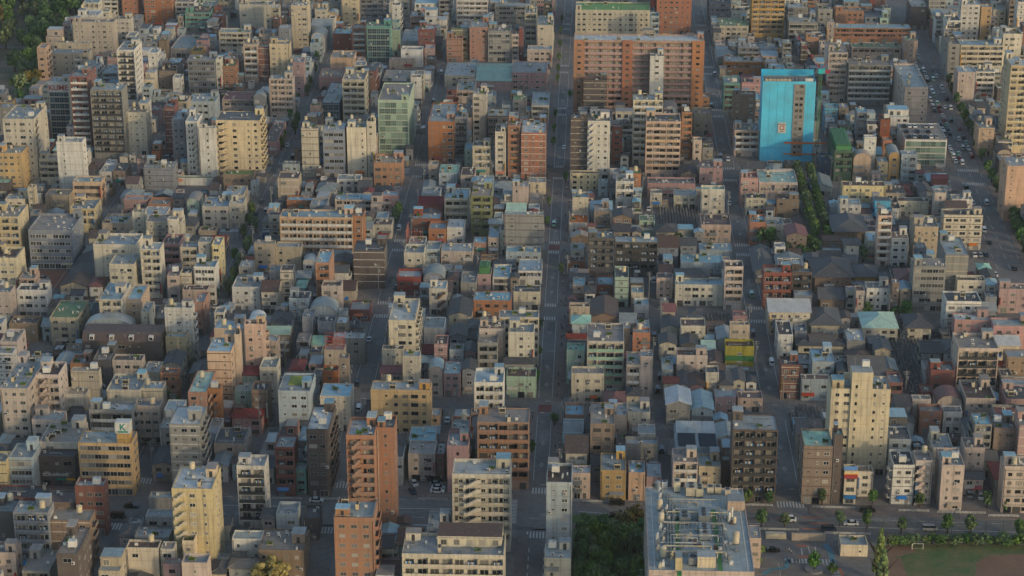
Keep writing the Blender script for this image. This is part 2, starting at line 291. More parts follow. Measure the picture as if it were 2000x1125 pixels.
SURVEY = """
# ---- bottom rows
152 256 867 24 968 Q g s w F | orange corner office with ribbon windows and green-lettered rooftop sign @ the orange corner office *korange
73 145 894 26 950 N d w w F | dark brown block lettered SORAMAME beside the orange corner office *sora
15 66 897 28 4 L g s n F
77 150 865 40 4 C s n w F
-20 13 905 20 4 Y g n w F
-10 90 974 24 2 R d w n F | long low brick red building with green roof patch at left edge
90 146 983 24 3 T n w n F
146 203 955 16 5 R g w w F | brick red five-storey block facing the big crossing at lower left @ the brick red corner block
25 94 1003 18 6 V g b n F
-20 25 1003 26 5 D g w n F
97 175 1018 22 5 T s w b F
110 151 1083 52 7 N s n w F | dark brown narrow tower with long pale roof at bottom left
-20 30 1085 22 4 A g w n F
335 414 957 44 9 Y w w w F | tall cream tower with open stair bays beside lower left crossing @ the lower left cream tower *zl
462 517 915 22 1032 W w b n F | slim white tower of dark-railed balconies at lower left @ the slim white balcony tower *darkbal
330 389 830 35 8 G w w b F | grey tower with pale flat roof behind lower left cream tower
290 335 976 9 2 G g n n F
284 336 1011 14 2 W g w n F
246 309 1074 16 4 C n n w F
311 337 1079 20 4 C s w n F
356 379 1062 14 4 Y n n n F
262 330 1052 20 3 G g n n F
312 400 1121 16 3 P s n n F
355 405 1105 18 4 A g n n F
453 511 1055 17 3 W g w w F
447 500 1110 18 2 C s w n H
505 593 1077 41 3 T s w n F | plain tan box building with broad flat roof at bottom left
539 580 1009 24 3 L g w n F
592 622 1016 26 2 D d n w F | small black house by the second street from the left
537 575 876 24 969 R g b n F
576 598 918 12 966 Z g w n F
598 642 842 48 970 N w w b F | dark brown ten-storey tower with balcony flank @ the dark brown tower
676 732 856 36 12 K g c n F  *zl
734 770 841 24 12 K g w w F | tall brick-brown tower with zigzag outside stair @ the tall orange tower
652 730 1017 38 8 K g w b F | terracotta tile block with dark flat roof below the tall orange tower
797 850 889 26 940 A s w n F
852 868 889 24 940 R g w n F
873 915 876 30 5 P g n w F
883 997 932 30 8 C g c w F | cream apartment block with white diagonal stair and weathered roof @ the cream stair block *zl
932 1033 826 28 955 K s b w F | brown-framed beige apartment block beside the central street @ the brown-framed apartment block
785 984 1089 42 5 C g b n F | wide cream apartment block with set-back top floor at bottom edge @ the wide bottom apartment block *topfloor
1067 1117 948 38 9 L n w n F | narrow pale slab tower with brown roof by the central street @ the narrow slab tower
1063 1115 1092 28 4 C g w n F
1117 1153 926 15 975 S g w w F
1173 1223 921 34 977 Q g w n F | ochre yellow house facing the lower avenue @ the ochre house
1228 1260 927 24 978 S b w n F
1263 1292 933 28 977 P g w n F
1153 1200 830 42 5 T s w w F
1105 1147 884 36 3 C n w n g
1247 1280 848 18 3 W g w n F
1222 1285 872 14 3 G g n n F
1267 1474 1118 163 8 A g n w F | beige building with roof full of pipes and tanks at bottom @ the pipe-covered roof *plant
1432 1520 841 30 982 N g b n F | dark brown apartment block with dark-railed balconies above lower avenue @ the dark balcony block *darkbal
1315 1363 904 27 5 A s b n F
1320 1402 876 46 3 L w n n F | low pale workshop with corrugated roof and solar panels @ the solar workshop *solar
1365 1408 915 25 3 B g w n F
1570 1627 875 34 985 T t w w F | tan building with teal roof facing the lower avenue @ the teal-roofed building
1629 1647 852 13 985 N t n n F
1624 1740 762 26 928 Y g w n F | tall cream tower with raised centre above lower right streets @ the lower right cream tower *cream
1650 1674 926 14 985 C b s n F | tiny shop with blue, yellow and red striped sloping roof @ the striped shop *stripe
1675 1706 925 12 970 C n n n F
1745 1787 912 30 985 W d w z F
1789 1822 905 20 985 A s z n F
1840 1884 914 34 998 A g w n F
1737 1780 860 25 3 L d w n F
1883 1921 935 16 966 A d w n g
1962 2040 917 20 1003 A s w n F
1822 1862 877 28 3 C g w n F
1884 1924 878 20 4 A s w n F
1942 1986 840 24 4 T g w n F
1990 2050 835 24 5 P g n n F
1642 1695 1073 24 1087 C g w n F | small cream guard house beside the car park at bottom right @ the guard house
1465 1487 1053 26 3 A g n n F
# ---- 600-840
321 375 606 10 7 W g w b F
323 363 661 14 4 Y b w b F
165 258 643 16 3 L w n n V | arched pale warehouse roof behind long dark brown mansard block @ the arched warehouse
160 314 668 20 4 N n w n M | long dark brown mansard block with white dormer windows @ the brown mansard block
97 152 622 34 676 B e w n F
0 55 760 62 7 A g w w F | big grey-roofed beige block at left edge with stair wing @ the left edge stair block
68 117 737 26 7 A n c w F  *zl
132 187 736 12 6 B s n n F
125 168 772 14 4 C s w n F
181 216 709 29 4 D s n n F
219 277 707 12 4 A n w w F
208 275 765 32 4 C g n n F
137 175 715 17 3 O g w n F
313 347 730 10 4 O n w w F
280 310 728 20 3 C g w n F
318 352 712 24 3 C d w n G
174 258 806 17 5 G w b b F
262 313 798 14 4 A g w n F
275 318 762 14 4 C b n n F
62 120 822 18 4 A g w n F
128 168 820 28 2 D k n n H
0 33 672 25 4 A s w n F
-10 24 692 12 5 W g w n F
18 72 636 15 2 T n n n F
55 139 454 33 526 V s s w F | wide slate grey ribbon-windowed hall facing the red paved yard @ the slate grey hall
-20 35 425 25 7 Y s b n F
-20 32 508 22 5 Y n w w F
32 92 571 13 620 W d w n F
-10 20 575 14 4 A g w n F
182 266 482 22 6 C g w n F | cream apartment complex with many roof air conditioners at left @ the cream complex
213 262 519 22 5 C g w n F
274 312 488 14 7 C g b n F
258 283 418 6 4 C g w n F
285 353 434 14 4 C s w n F
327 346 430 5 5 C g n n F
316 350 480 19 4 P n b n F
352 385 486 12 5 C g b n F
387 411 474 10 6 C g w n F
413 430 480 16 6 Y g w w F
378 420 523 14 5 W b s n F
326 350 540 10 4 A s w n F
351 373 538 13 4 C d w n F
356 405 568 10 3 A n n n F
193 240 586 33 6 C b b n F
243 275 588 30 5 S b w w F
275 296 612 20 5 C g n n F
297 320 627 27 3 D s n n F
378 398 593 20 4 O g w n F
453 508 564 20 608 W g w n F | tall plain white house above the left street crosswalks @ the white crossing house
510 542 569 22 3 C n w n g
496 536 477 7 532 B s w n F
538 588 485 10 530 B g w n F
546 688 427 15 6 S b c n F | long peach gallery apartment block with pale blue roof @ the long pink block
690 709 425 14 6 O g w n F
616 643 516 26 6 O b b n F
510 544 457 8 470 U g w n F
628 666 563 12 4 A n w n F
564 603 584 14 3 L d w n F
526 545 532 10 3 A b n n F
547 572 530 12 4 C n w n F
404 453 688 27 7 S b w w F | peach tower with pale blue roof and side balconies @ the peach tower
455 469 657 6 8 S b n n F
477 517 638 8 8 S d w b F
418 475 643 17 7 S b w n F
367 404 768 42 5 O t w n F
405 431 764 6 5 O g z n F  *zl
472 504 733 22 3 M r w n H
507 540 722 20 4 C g w n F
459 488 766 12 3 M g w n F
491 523 767 18 4 T d w n F
543 605 767 35 5 L g w n F | pale blue-grey building with yellow-green lawn patch on its roof @ the lawn-roofed building *lawn
625 684 775 25 4 C b w n F
630 660 729 11 3 O d w n F
661 680 703 8 6 T g w w F
633 672 685 12 4 B s w n F | beige building with red scaffold frames on its roof by the second street @ the red-framed roof *redframe
650 712 662 12 3 G w n n F
620 654 632 12 3 V d w n F
521 565 652 15 3 T t w n g
521 542 668 12 4 A g w n F
453 510 816 26 2 P r w n H
759 811 629 43 7 C w w b F
743 785 695 22 4 C d w n F
786 820 697 11 5 C g n n F
744 786 728 14 2 A r w n g
787 819 740 22 2 G d w n G
724 840 764 18 6 Q g w w F | golden yellow apartment block with pale weathered roof @ the golden block
837 864 725 17 775 A b w n V
866 899 731 24 775 P b w n F
903 930 722 18 3 V d w n G
926 983 752 28 5 W b b w F | white five-storey block with blue roof above the car park @ the white blue-roofed block
989 1047 739 18 777 M n w n F
984 1040 724 26 3 G d n n g
933 972 674 27 5 G s b n F
936 986 643 14 6 A n n n F
993 1043 652 18 6 C g w w F
974 1052 622 12 6 C g b n F
878 910 657 20 3 V d w n G
848 873 674 18 4 P n w n F
878 905 688 12 3 L g w n F
908 930 687 18 3 P d w n G
1147 1219 670 36 765 C s b w F | cream apartment tower with pale green glass balconies right of central street @ the green-balcony tower
1116 1180 733 14 788 C s w w F | plain cream four-storey block in front of green-balcony tower
1188 1225 814 24 3 A g n n F
1226 1270 810 20 3 C g w n F
1107 1142 687 14 4 M t w n F
1224 1250 716 26 4 A g b n F
1251 1275 701 13 5 A b n n F
1224 1249 773 16 2 C d w n H
1236 1270 653 10 4 O g w n F
1218 1231 642 10 4 S g w n F
1181 1220 788 22 2 A r n n H
1302 1349 790 30 831 G w n n G | tall grey warehouse with pale gabled roof beside narrow lane @ the grey gabled warehouse
1351 1393 800 33 830 L b n n G | pale blue gabled warehouse next to the grey gabled warehouse
1322 1382 699 15 3 A n w n F
1292 1326 640 20 2 C d n n G
1288 1321 672 18 2 C d w n G
1330 1364 674 24 2 D d w n G
1330 1378 640 16 3 C n w n F
1297 1325 748 12 2 C r w n g
1327 1345 752 26 2 W d w n G
1347 1375 754 24 2 P n w n G
1293 1315 724 24 2 L g n n F
1417 1473 681 14 716 X n w n F | lime yellow shop building with green shopfront on the right street @ the lime yellow building *lime
1427 1466 648 10 4 B w w n F
1432 1460 618 10 3 P r w n F
1396 1438 777 16 810 P g w n F | pink house beside the pale blue warehouse
1441 1490 780 14 806 S n w n F
1379 1404 731 14 3 C d w n F
1432 1455 744 22 2 C d w n G
1405 1431 752 26 2 G d n n H
1526 1561 715 17 779 R d w n F
1520 1549 657 28 702 W n w n F
1565 1621 742 10 783 L n w n F
1587 1630 709 26 3 L b w n F
1580 1612 664 12 2 C r w n g
1502 1583 609 26 3 C w w w g
1872 1951 685 30 768 A s b n F | white six-storey apartment block with pale grey roof at right @ the right white block *darkbal
1818 1865 728 17 776 R g w n F
1887 1945 783 36 3 A n w n F
1830 1880 790 20 2 A r n n V
1797 1840 808 14 848 O g w n F
1843 1880 806 12 846 W d w n F
1785 1822 792 16 3 A g n n F
1965 2040 782 28 3 P d w n F
1945 2040 818 22 3 G r w n F
1865 1937 627 13 3 P w w n F
1938 2020 640 16 3 P g w n F
1925 1992 674 24 2 C w n n g
1967 2030 700 16 3 T g w n F
1849 1917 592 20 655 W d w n F
# ---- 400-600
1785 1848 522 16 609 G s s n F | grey office block with ribbon windows at right @ the grey ribbon block
1850 1895 505 40 6 G g n n F
1844 1920 423 12 488 C n w n F | wide cream four-storey building beside right-hand avenue
1787 1833 447 22 4 B g w n F
1716 1744 423 30 7 S n b n F
1850 1888 405 12 3 A n n n g
1860 1900 392 10 3 W g w n F
1826 1848 378 8 4 A g w n F
1798 1822 375 9 3 V d n n G
1822 1852 350 8 3 R r n n g
1696 1722 472 18 510 C b w n F
1724 1776 479 9 510 T g w n F
1740 1775 466 12 4 W n w n F
1693 1740 566 13 606 W s w n F
1742 1757 554 8 4 T g n n F
1653 1670 568 8 604 C g w n F
1672 1689 570 10 3 A n w n F
1603 1650 581 16 604 T k w n g
1952 2040 568 12 612 P s w n F
1870 1925 552 10 3 C n w n F
1492 1546 537 15 602 R s b n F | red brick apartment block beside the right street and temple @ the red brick block
1547 1586 536 12 4 N g b n F
1319 1413 558 21 598 C b w n F | long cream balcony building with blue roof right of charcoal block @ the long cream building
1416 1452 525 10 606 A n b n F
1330 1412 514 16 536 L b w n F
1366 1430 490 14 505 L b n n F
1319 1385 540 14 3 V d n n H
1149 1199 469 18 541 D g b n F
1201 1285 474 7 541 D g b n F | wide charcoal apartment block with cluttered balconies right of central street @ the charcoal block
1111 1149 438 18 457 W o w n F | white house with orange roof beside the central street @ the orange-topped house
1160 1190 414 14 452 T s w n F
1283 1314 544 10 584 S n w n F
1119 1143 559 16 582 S b w n F
1166 1198 559 18 583 R b w n F
1201 1228 546 22 600 M d w n F
1155 1206 619 35 2 T n n n G
1112 1152 603 6 3 B n w n F
1117 1152 632 15 3 L t n n H
1239 1267 599 14 622 W b w n F
1109 1143 513 10 526 O n n n F
1249 1279 432 4 466 M e b n F
805 860 428 11 464 R b w n F
837 871 451 18 480 O b w n F
873 907 446 16 477 W w w n F
920 959 384 22 464 E s b n F | olive green seven-storey apartment block left of central street @ the olive green block
868 915 390 20 446 C b b n F
789 828 498 17 531 C g w n F
832 859 491 16 517 L g b n F
861 923 492 16 520 A g w n F
924 950 475 12 498 O b n n F
953 975 466 22 498 A b w n F
977 1062 452 14 498 C n w n F
985 1062 420 8 6 G b n n F
988 1056 496 11 521 L b w n F
1012 1058 531 23 557 W b b n F | white balconied corner house with pale blue roof beside central street
1003 1055 571 13 606 C d w n F
923 998 588 18 620 O b w n F | bright orange building with blue roof left of central street @ the bright orange building
876 920 616 30 2 C d w n G
838 871 565 16 615 C b z w F | narrow cream building with rusty brown outside stair @ the rusty stair building *rusty
775 822 545 16 576 R w w n F
933 959 538 14 568 P e w n F | small pink building with bright green domed roof room @ the green-domed house *dome
962 996 544 25 569 C b s n F
900 930 556 22 582 G g w n F
690 750 491 20 5 N d n w F
702 743 534 18 561 R r n n F
728 765 440 12 466 C n w n F
682 722 607 18 627 R g w n F
# ---- 200-400
836 887 240 38 318 O g w n F | orange tile office with blue-grey roof by the second street @ the orange tile office
889 912 232 12 312 V b b n F  *darkbal
738 798 198 34 305 M s gl n F | pale green glass-fronted office tower @ the green glass office
668 712 159 18 242 C s b n F
628 663 202 40 242 U g gl n F
630 672 256 16 348 V w s n F
588 621 253 6 346 C g n n F
677 715 253 12 346 C b w n F
716 731 240 9 346 C n n w F
730 784 322 18 366 O s w n F
658 704 352 10 374 W g w n F
654 727 392 13 414 A b b n F
747 777 382 8 411 P b w n F
857 894 339 17 363 L t w n F | white house with pale teal roof near a wide crossing
900 927 343 15 369 A n n n F
923 958 289 11 344 C d b n F
923 950 186 12 278 C s w n F
952 992 228 15 282 N g s n F
967 988 261 16 347 C n w n F
933 963 358 14 4 L g n n F
1018 1066 261 27 350 O w w n F | orange-beige ten-storey tower left of the central street @ the orange-beige tower
992 1015 248 14 347 O s c n F
1114 1143 267 15 336 W b c n F  *zl
1148 1192 239 13 351 W s w n F | tall white tower with zigzag stair right of central street @ the white zigzag tower *zl
1115 1147 234 10 9 N g w n F
1196 1215 249 5 322 R g w n F
1237 1295 197 11 322 C w b n F
1262 1330 240 16 348 S d b w F | tall peach tower of stacked balcony bands right of the white zigzag tower @ the white-banded tower
1332 1352 222 8 309 O g b n F
1353 1391 225 12 264 B s n n F
1353 1371 276 6 316 A g w n F
1372 1393 291 8 312 G s w n F
1114 1170 340 5 373 Y d w n F
1033 1066 357 10 380 Y g n n F
1000 1032 366 10 4 A g w n F
1203 1238 358 13 404 W g b n F
1265 1358 361 12 387 P d w n F
1316 1362 383 12 409 C g w n F
1270 1293 381 8 407 C g w n F
1366 1412 330 12 368 P s w n F
1370 1416 374 8 420 C t w w F
1370 1428 442 22 474 S n w n F
1464 1496 437 15 479 O b w n F | narrow orange building with blue roof beside the right street @ the narrow orange building
1497 1531 443 14 474 C g w n F
1457 1497 388 10 422 C d w n F
1517 1561 393 10 427 T n w n F
1483 1558 360 25 392 A t b n F
1447 1481 350 12 4 P r w n F
1537 1576 460 18 3 T r w n G
1585 1626 366 22 383 L g w n G
1601 1626 310 8 345 U g n n F
1768 1850 274 32 323 W s gl n F | white corner car showroom with rooftop parking and glass front @ the rooftop car park *mall
1630 1665 298 34 354 H t b n F | dark green narrow apartment block with ribbed green roof room @ the dark green block *dome
1667 1702 312 8 353 S s n n V
1714 1735 317 10 353 Y b w n F
1737 1758 305 16 353 Q g w n V
1761 1792 303 8 355 L g w n F
1691 1715 276 10 6 W g w n F
1646 1730 364 9 4 Y n w n F
1754 1815 394 14 423 C n w n F
1640 1682 401 12 441 W b w n F
1912 1943 251 14 304 S g w n F | peach five-storey corner tower by the right-hand avenue
1968 2050 326 20 8 S w w n F
1975 2050 130 20 300 Y w b n F | very tall cream tower with stacked balconies at right edge @ the right edge tower
139 197 358 12 402 S b s z F
76 119 314 10 362 C s b n F
120 168 301 11 352 W g s w F
110 160 281 10 8 W g n n F
88 138 382 12 412 B s n n F
54 67 368 4 432 Y n n n F
136 184 410 20 456 Y g b w F
10 48 390 10 430 Y g w n F
194 219 338 16 362 W g w n F
220 246 335 16 363 T d w n F
280 338 330 14 376 V g n n F
308 408 362 14 374 W e b n F | long low white shop building with green roof @ the green-roofed shop
335 360 236 20 332 V g w n F
362 385 238 16 346 W g z n F
320 340 213 12 302 R b n n F
386 417 259 6 363 W n n n F | blank white slab tower beside a zigzag stair tower at left
421 507 236 18 346 Y d w b F | cream ten-storey tower with zigzag stair at left @ the cream zigzag tower *zl
473 506 300 6 345 F s w n F | bright sky blue narrow house in front of the cream zigzag tower @ the sky blue house
436 495 343 9 374 T e w w F
437 475 382 18 412 B g w n F
395 446 405 19 446 C b w n F
447 475 401 14 446 C w z n F
241 287 394 9 421 P g w n F | pink house with blank front by the left street
536 574 364 9 386 C g w n F
542 583 350 13 4 B n n n F
552 584 323 6 347 L g w n F
560 612 394 9 414 O b w n F
524 548 421 10 4 C n w n F
516 540 277 38 306 P n w n F
5 66 235 28 362 C g w z F | large cream apartment tower with stair flank at upper left @ the upper left cream block
-10 42 300 20 378 Q g w w F
-10 18 358 18 386 N t w n F
93 134 164 13 272 C g gl n F | glass-fronted tower with white billboard reading KUME @ the KUME tower *kume
136 170 151 20 299 R g b n F | slim red brick balcony tower beside the KUME tower
176 239 177 13 310 G g b n F | grey tower with dark balcony rails beside the red brick tower *darkbal
246 284 221 12 303 C s w n F
# ---- temples
1560 1650 674 34 6.5 C k n n H | large dark tiled temple hall behind small red-roofed houses @ the large temple hall
1585 1640 634 30 6.1 C k n n H
1686 1754 641 30 5.8 C t w n H | temple hall with broad teal hipped roof above the crowded graveyard @ the teal temple hall
1664 1727 742 42 7.5 G k n n g | long grey tiled temple roof behind the lower right cream tower
1773 1819 640 24 5.0 C k w n H
1630 1692 452 30 6.5 T k n n H | dark temple hall with gabled crest beside the temple avenue
1592 1664 541 34 6.8 T k w n H | broad tiled main temple hall right of the red brick block @ the main temple hall
1668 1714 540 20 4.5 Q k w n H
1476 1512 528 42 5.2 G k n n G
1652 1678 478 10 7.5 W k w n H
1600 1640 500 8 3.8 W k n n g
1608 1655 470 16 4.6 T n n n g
1625 1660 415 14 5.4 L g n n F
# ---- top
97 172 105 9 152 B g w n F
104 170 92 10 150 B g n n F
141 221 46 8 118 B s w n F
223 255 40 6 98 C g w n F
228 262 100 18 206 W g b w F | tall slim white tower with dark balcony stripes at upper left *darkbal
279 333 -30 10 46 O g w n F
236 268 -30 10 42 O g w n F
361 410 25 14 62 Z n s n F | bright teal office building at upper left @ the teal office
467 532 12 8 57 C g n n F
427 487 65 8 104 C g b n F
475 502 90 8 161 A s b n F
504 524 93 6 158 R s n n F
526 565 89 7 161 Y g w n F
366 420 119 9 182 V g s n F
421 432 118 6 182 C g n n F
434 459 130 9 178 O e w w F
434 502 196 16 223 A r b n F | white block with bright red roof rim and blue roof at left @ the red-rimmed roof
372 420 199 14 251 L g w n F
525 571 155 8 233 A g c n F
572 592 123 8 190 P g w n F
333 380 96 26 112 A g z n F
310 345 140 16 176 T n w n F
645 690 115 14 160 S s n n F
622 668 152 20 177 P s n n F
568 600 12 10 102 Y g w n F
666 700 -25 6 50 Y g n n F
702 760 -20 8 46 V g b n F
650 686 68 16 98 R b n n F
688 713 56 8 112 O g b n F
716 762 54 8 123 Z g gl n F
764 782 60 6 109 M g n n F
783 823 82 22 106 L g n n F
783 825 100 7 131 W g n n F
745 800 160 24 178 N s w n F | dark brown office building with rows of windows near second street
760 808 120 8 136 S s n n F
872 903 76 6 122 O n w n F
880 913 62 5 120 E g w n F
917 952 54 14 119 O g w n F
953 997 64 12 121 G s s n F
999 1013 70 5 119 A s b n F
1014 1022 56 5 118 R s n n F
891 952 -35 10 50 A g b n F
966 1048 12 6 50 G g s n F
868 928 148 25 171 C g w n F
930 1000 158 34 178 P t n n g | hall with large mint green sloping roof left of the central street @ the mint-roofed hall
891 926 180 22 202 A g b n F
998 1068 143 22 176 P g w n F
1038 1072 207 26 240 W g s n F
1025 1048 27 12 92 C g b n F
1050 1080 50 18 112 C g n n F
1030 1078 98 8 132 A g w n F
1121 1376 82 13 14 I w b w F | very wide terracotta pink slab of apartments at top centre @ the wide pink slab *slab
1270 1297 112 8 12 W g n n F
1140 1186 160 6 8 N n w n F
1134 1187 37 16 72 R g b n F
1189 1249 44 10 72 D d n n F
1124 1270 22 16 5 C e w n F
1284 1352 -30 12 68 O g w n F | tall orange brick tower at the top edge right of centre
1414 1446 165 14 217 Z g s n F
1432 1476 187 7 8 T s w n F
1435 1484 256 15 306 A g b n F
1415 1492 122 12 148 O g b n F
1405 1462 52 16 80 C e w n F
1471 1535 -40 12 78 Q g b n F | tall ochre apartment tower cut by top edge right of centre
1541 1598 46 14 4 G g s n F
1615 1630 44 4 86 A g n n F
1574 1600 76 8 111 O g w n F
1489 1594 162 14 316 J s n n F | tower under construction wrapped in bright cyan sheeting @ the cyan-sheeted tower *cyan
1619 1656 104 20 200 A s b n F
1658 1741 128 13 206 G s c n F | grey slab of open galleries above a car park at upper right @ the grey gallery slab
1768 1813 174 46 250 A g w n F | beige end tower with flat grey roof by right-hand avenue @ the beige end tower
1630 1780 56 9 84 O b c n F | long low orange building with pale roof at upper right @ the long orange building
1664 1760 94 8 116 S e b n F
1768 1793 82 10 124 S e n n F
1632 1688 24 8 52 O s w n F
1780 1812 14 14 58 N g n n F
1878 1915 10 8 80 W g w n F
1917 1938 15 6 80 Q g w n F
1940 1965 20 8 52 C g w n F
1877 1960 90 11 142 C b b n F
1872 1905 142 12 205 A g w n F
1907 1943 141 10 194 W g b n F
1852 1875 88 20 160 G s n n F
"""
# ------------------------------------------------------------------ buildings
INFO = []          # everything that needs a generated label
OCC = []           # ground rectangles taken
ZONES = []
def zig_mesh(L, n, fh, dep, mat):
    b = MB()
    for k in range(n):
        z = k * fh
        for (xa, xb, za, zb) in ((.22 * L, .78 * L, z, z + fh * .55),):
            t = .12
            for y in (0, dep * .5):
                p = [(xa, y, za + .0), (xb, y, zb), (xb, y, zb + 1.15), (xa, y, za + 1.15)]
                q = [(c[0], c[1] + t, c[2]) for c in p]
                b.quad(*p); b.quad(*q[::-1]); b.quad(p[3], p[2], q[2], q[3]); b.quad(q[0], q[1], p[1], p[0])
            b.quad((xa, .1, za), (xa, dep, za), (xb, dep, zb), (xb, .1, zb))
        b.box(.78 * L + .01, L, 0, .12, z + fh * .55, z + fh * .55 + 1.15); b.box(.78 * L + .01, L, .12, dep, z + fh * .55, z + fh * .55 + .15)
        b.box(0, .22 * L - .01, 0, .12, z, z + 1.15); b.box(0, .22 * L - .01, .12, dep, z - .15, z)
        b.box(L - .1, L + .1, dep - .3, dep - .1, z, z + fh) if k == 0 else None
    return b.mesh('stair', [mat])
def add_windows(root, wins):
    """wins: list of (mesh, x, y, z, w, h, rz, name); the first 100 are parts, the rest one part"""
    for i, (me, x, y, z, w, hh, rz, nm) in enumerate(wins[:100]):
        ob(nm, me, root, (x, y, z), rz, (w, 1, hh))
    if len(wins) > 100:
        b = MB(); me0 = wins[100][0]
        for (me, x, y, z, w, hh, rz, nm) in wins[100:]:
            if me is not me0 and len(me.vertices) != len(me0.vertices): me = me0
            M = Matrix.Translation((x, y, z)) @ Matrix.Rotation(rz, 4, 'Z') @ Matrix.Diagonal((w, 1, hh, 1)); i = len(b.v)
            b.v += [tuple(M @ v.co) for v in me.vertices]
            for p in me.polygons: b.f.append(tuple(i + q for q in p.vertices)); b.m.append(p.material_index)
        o = ob('window', b.mesh('windows', list(me0.materials)), root); o['kind'] = 'stuff'
def balcony_mesh(W, rec, fh, bays, mp, mw, rail=False):
    b = MB(); b.box(-W / 2, W / 2, .001, rec - .02, -.16, 0, 1)
    if rail:
        b.box(-W / 2, W / 2, .03, .09, .98, 1.06, 0); b.box(-W / 2, W / 2, .05, .07, 0, .98, 0)
    else: b.box(-W / 2, W / 2, .0, .12, 0, 1.08, 0)
    for k in range(1, bays):
        if k % 2 == 0 or bays < 5:
            x = -W / 2 + W * k / bays; b.box(x - .05, x + .05, .13, rec - .02, 0, fh - .2, 1)
    return b.mesh('balcony', [mp, mw])
def roof_kit(root, W, D, h, n, wall, lod, r, heavy=1.0):
    placed = []
    def put(nm, sx, sy, rzs=(0,), scale=None, tries=6):
        for _ in range(tries):
            x = r.uniform(-W / 2 + sx / 2 + .5, W / 2 - sx / 2 - .5) if W > sx + 1.2 else None
            y = r.uniform(sy / 2 + .5, D - sy / 2 - .5) if D > sy + 1.2 else None
            if x is None or y is None: return None
            if all(abs(x - a) > (sx + c) / 2 + .1 or abs(y - b_) > (sy + d_) / 2 + .1 for a, b_, c, d_ in placed):
                placed.append((x, y, sx, sy)); return ob(nm.replace('box_tank', 'water_tank'), EQ[nm], root, (x, y, h + .012), r.choice(rzs), scale)
    A = W * D
    if (n >= 3 and W > 6 and D > 6.5 and r.random() < .75) or n >= 7:
        sw = min(W * .4, r.uniform(2.6, 4.2)); sd = min(D * .4, r.uniform(2.8, 4.5)); sh = r.uniform(2.3, 3.1)
        x = r.choice((-1, 1)) * (W / 2 - sw / 2 - .3); y = D - sd / 2 - .3 if r.random() < .6 else r.uniform(sd / 2 + .4, D - sd / 2 - .3)
        b = MB(); b.box(-sw / 2, sw / 2, -sd / 2, sd / 2, 0, sh, 0, top=False); b.box(-sw / 2 - .12, sw / 2 + .12, -sd / 2 - .12, sd / 2 + .12, sh, sh + .18, 1)
        b.box(-.45, .45, -sd / 2 - .03, -sd / 2, .1, 2.05, 2)
        ob('stair_head', b.mesh('stair_head', [WM[wall], RM[r.choice('ggbs')], DARK]), root, (x, y, h + .011)); placed.append((x, y, sw, sd))
        if n >= 6 and r.random() < .2 and sw > 2.2: ob('water_tank', EQ['water_tank'], root, (x, y, h + sh + .2), 0, (.8, .8, .8))
    if n >= 4 and r.random() < .35: put(r.choice(('water_tank', 'box_tank')), 2.2, 2)
    k = int(min(13, A / 20 + 1) * heavy * r.uniform(.5, 1.4)) if lod else int(min(4, A / 40))
    for _ in range(k):
        t = r.random()
        if t < .5: put('ac_unit', 1.1, .8, (0, math.pi / 2, math.pi))
        elif t < .62: put('condenser', 2.2, 1.3, (0, math.pi / 2)) if A > 90 else put('ac_unit', 1.1, .8)
        elif t < .74: put('roof_vent', .7, .7)
        elif t < .86 and W > 6: l = r.uniform(2, min(8, W * .5)); put('roof_pipe', l, .7, (0,), (l, 1, 1))
        elif t < .93: put('skylight', 1.4, 1.2)
        else: put('planter', 2, 1)
    if r.random() < .3: put('antenna', .6, .6)
    if lod and n >= 2 and r.random() < .22 and W > 4:
        b = MB()
        for (xa, ya, xb, yb) in ((-W / 2 + .3, .3, W / 2 - .3, .3), (W / 2 - .3, .3, W / 2 - .3, D - .3), (-W / 2 + .3, .3, -W / 2 + .3, D - .3)):
            for z in (.55, 1.1): b.bar((xa, ya, z), (xb, yb, z), .03, 4)
            m = max(2, int((abs(xb - xa) + abs(yb - ya)) / 1.6))
            for q in range(m + 1): b.bar((xa + (xb - xa) * q / m, ya + (yb - ya) * q / m, 0), (xa + (xb - xa) * q / m, ya + (yb - ya) * q / m, 1.1), .03, 4)
        ob('roof_railing', b.mesh('roof_railing', [r.choice((STEEL, WHITE, DARK))]), root, (0, 0, h + .35))
def noun_of(n, W, D, front, shape, roof):
    if shape in 'GgH':
        if roof == 'k': return 'temple_hall', 'temple hall'
        if W * D > 160 and shape == 'G': return 'warehouse', 'warehouse'
        return ('hip_roofed_house' if shape == 'H' else 'gabled_house'), 'house'
    if shape == 'V': return 'vaulted_building', 'building'
    if front in ('b', 'c', 'M') and n >= 3: return 'apartment_building', 'apartment building'
    if front in ('s', 'gl') and n >= 3 or n >= 7: return 'office_building', 'office building'
    if n <= 2: return 'flat_roofed_house', 'house'
    if n == 3 and W < 10: return 'town_house', 'town house'
    if n >= 4: return 'mid_rise_building', 'building'
    return 'shop_building', 'building'
NUM = ['zero', 'one', 'two', 'three', 'four', 'five', 'six', 'seven', 'eight', 'nine', 'ten', 'eleven', 'twelve', 'thirteen', 'fourteen', 'fifteen', 'sixteen', 'seventeen', 'eighteen', 'nineteen', 'twenty']
def roof_sheet(x0, x1, y0, y1, z, mat):
    b = MB(); b.quad((x0, y0, z), (x1, y0, z), (x1, y1, z), (x0, y1, z)); return b.mesh('roof', [mat])
AWN = None
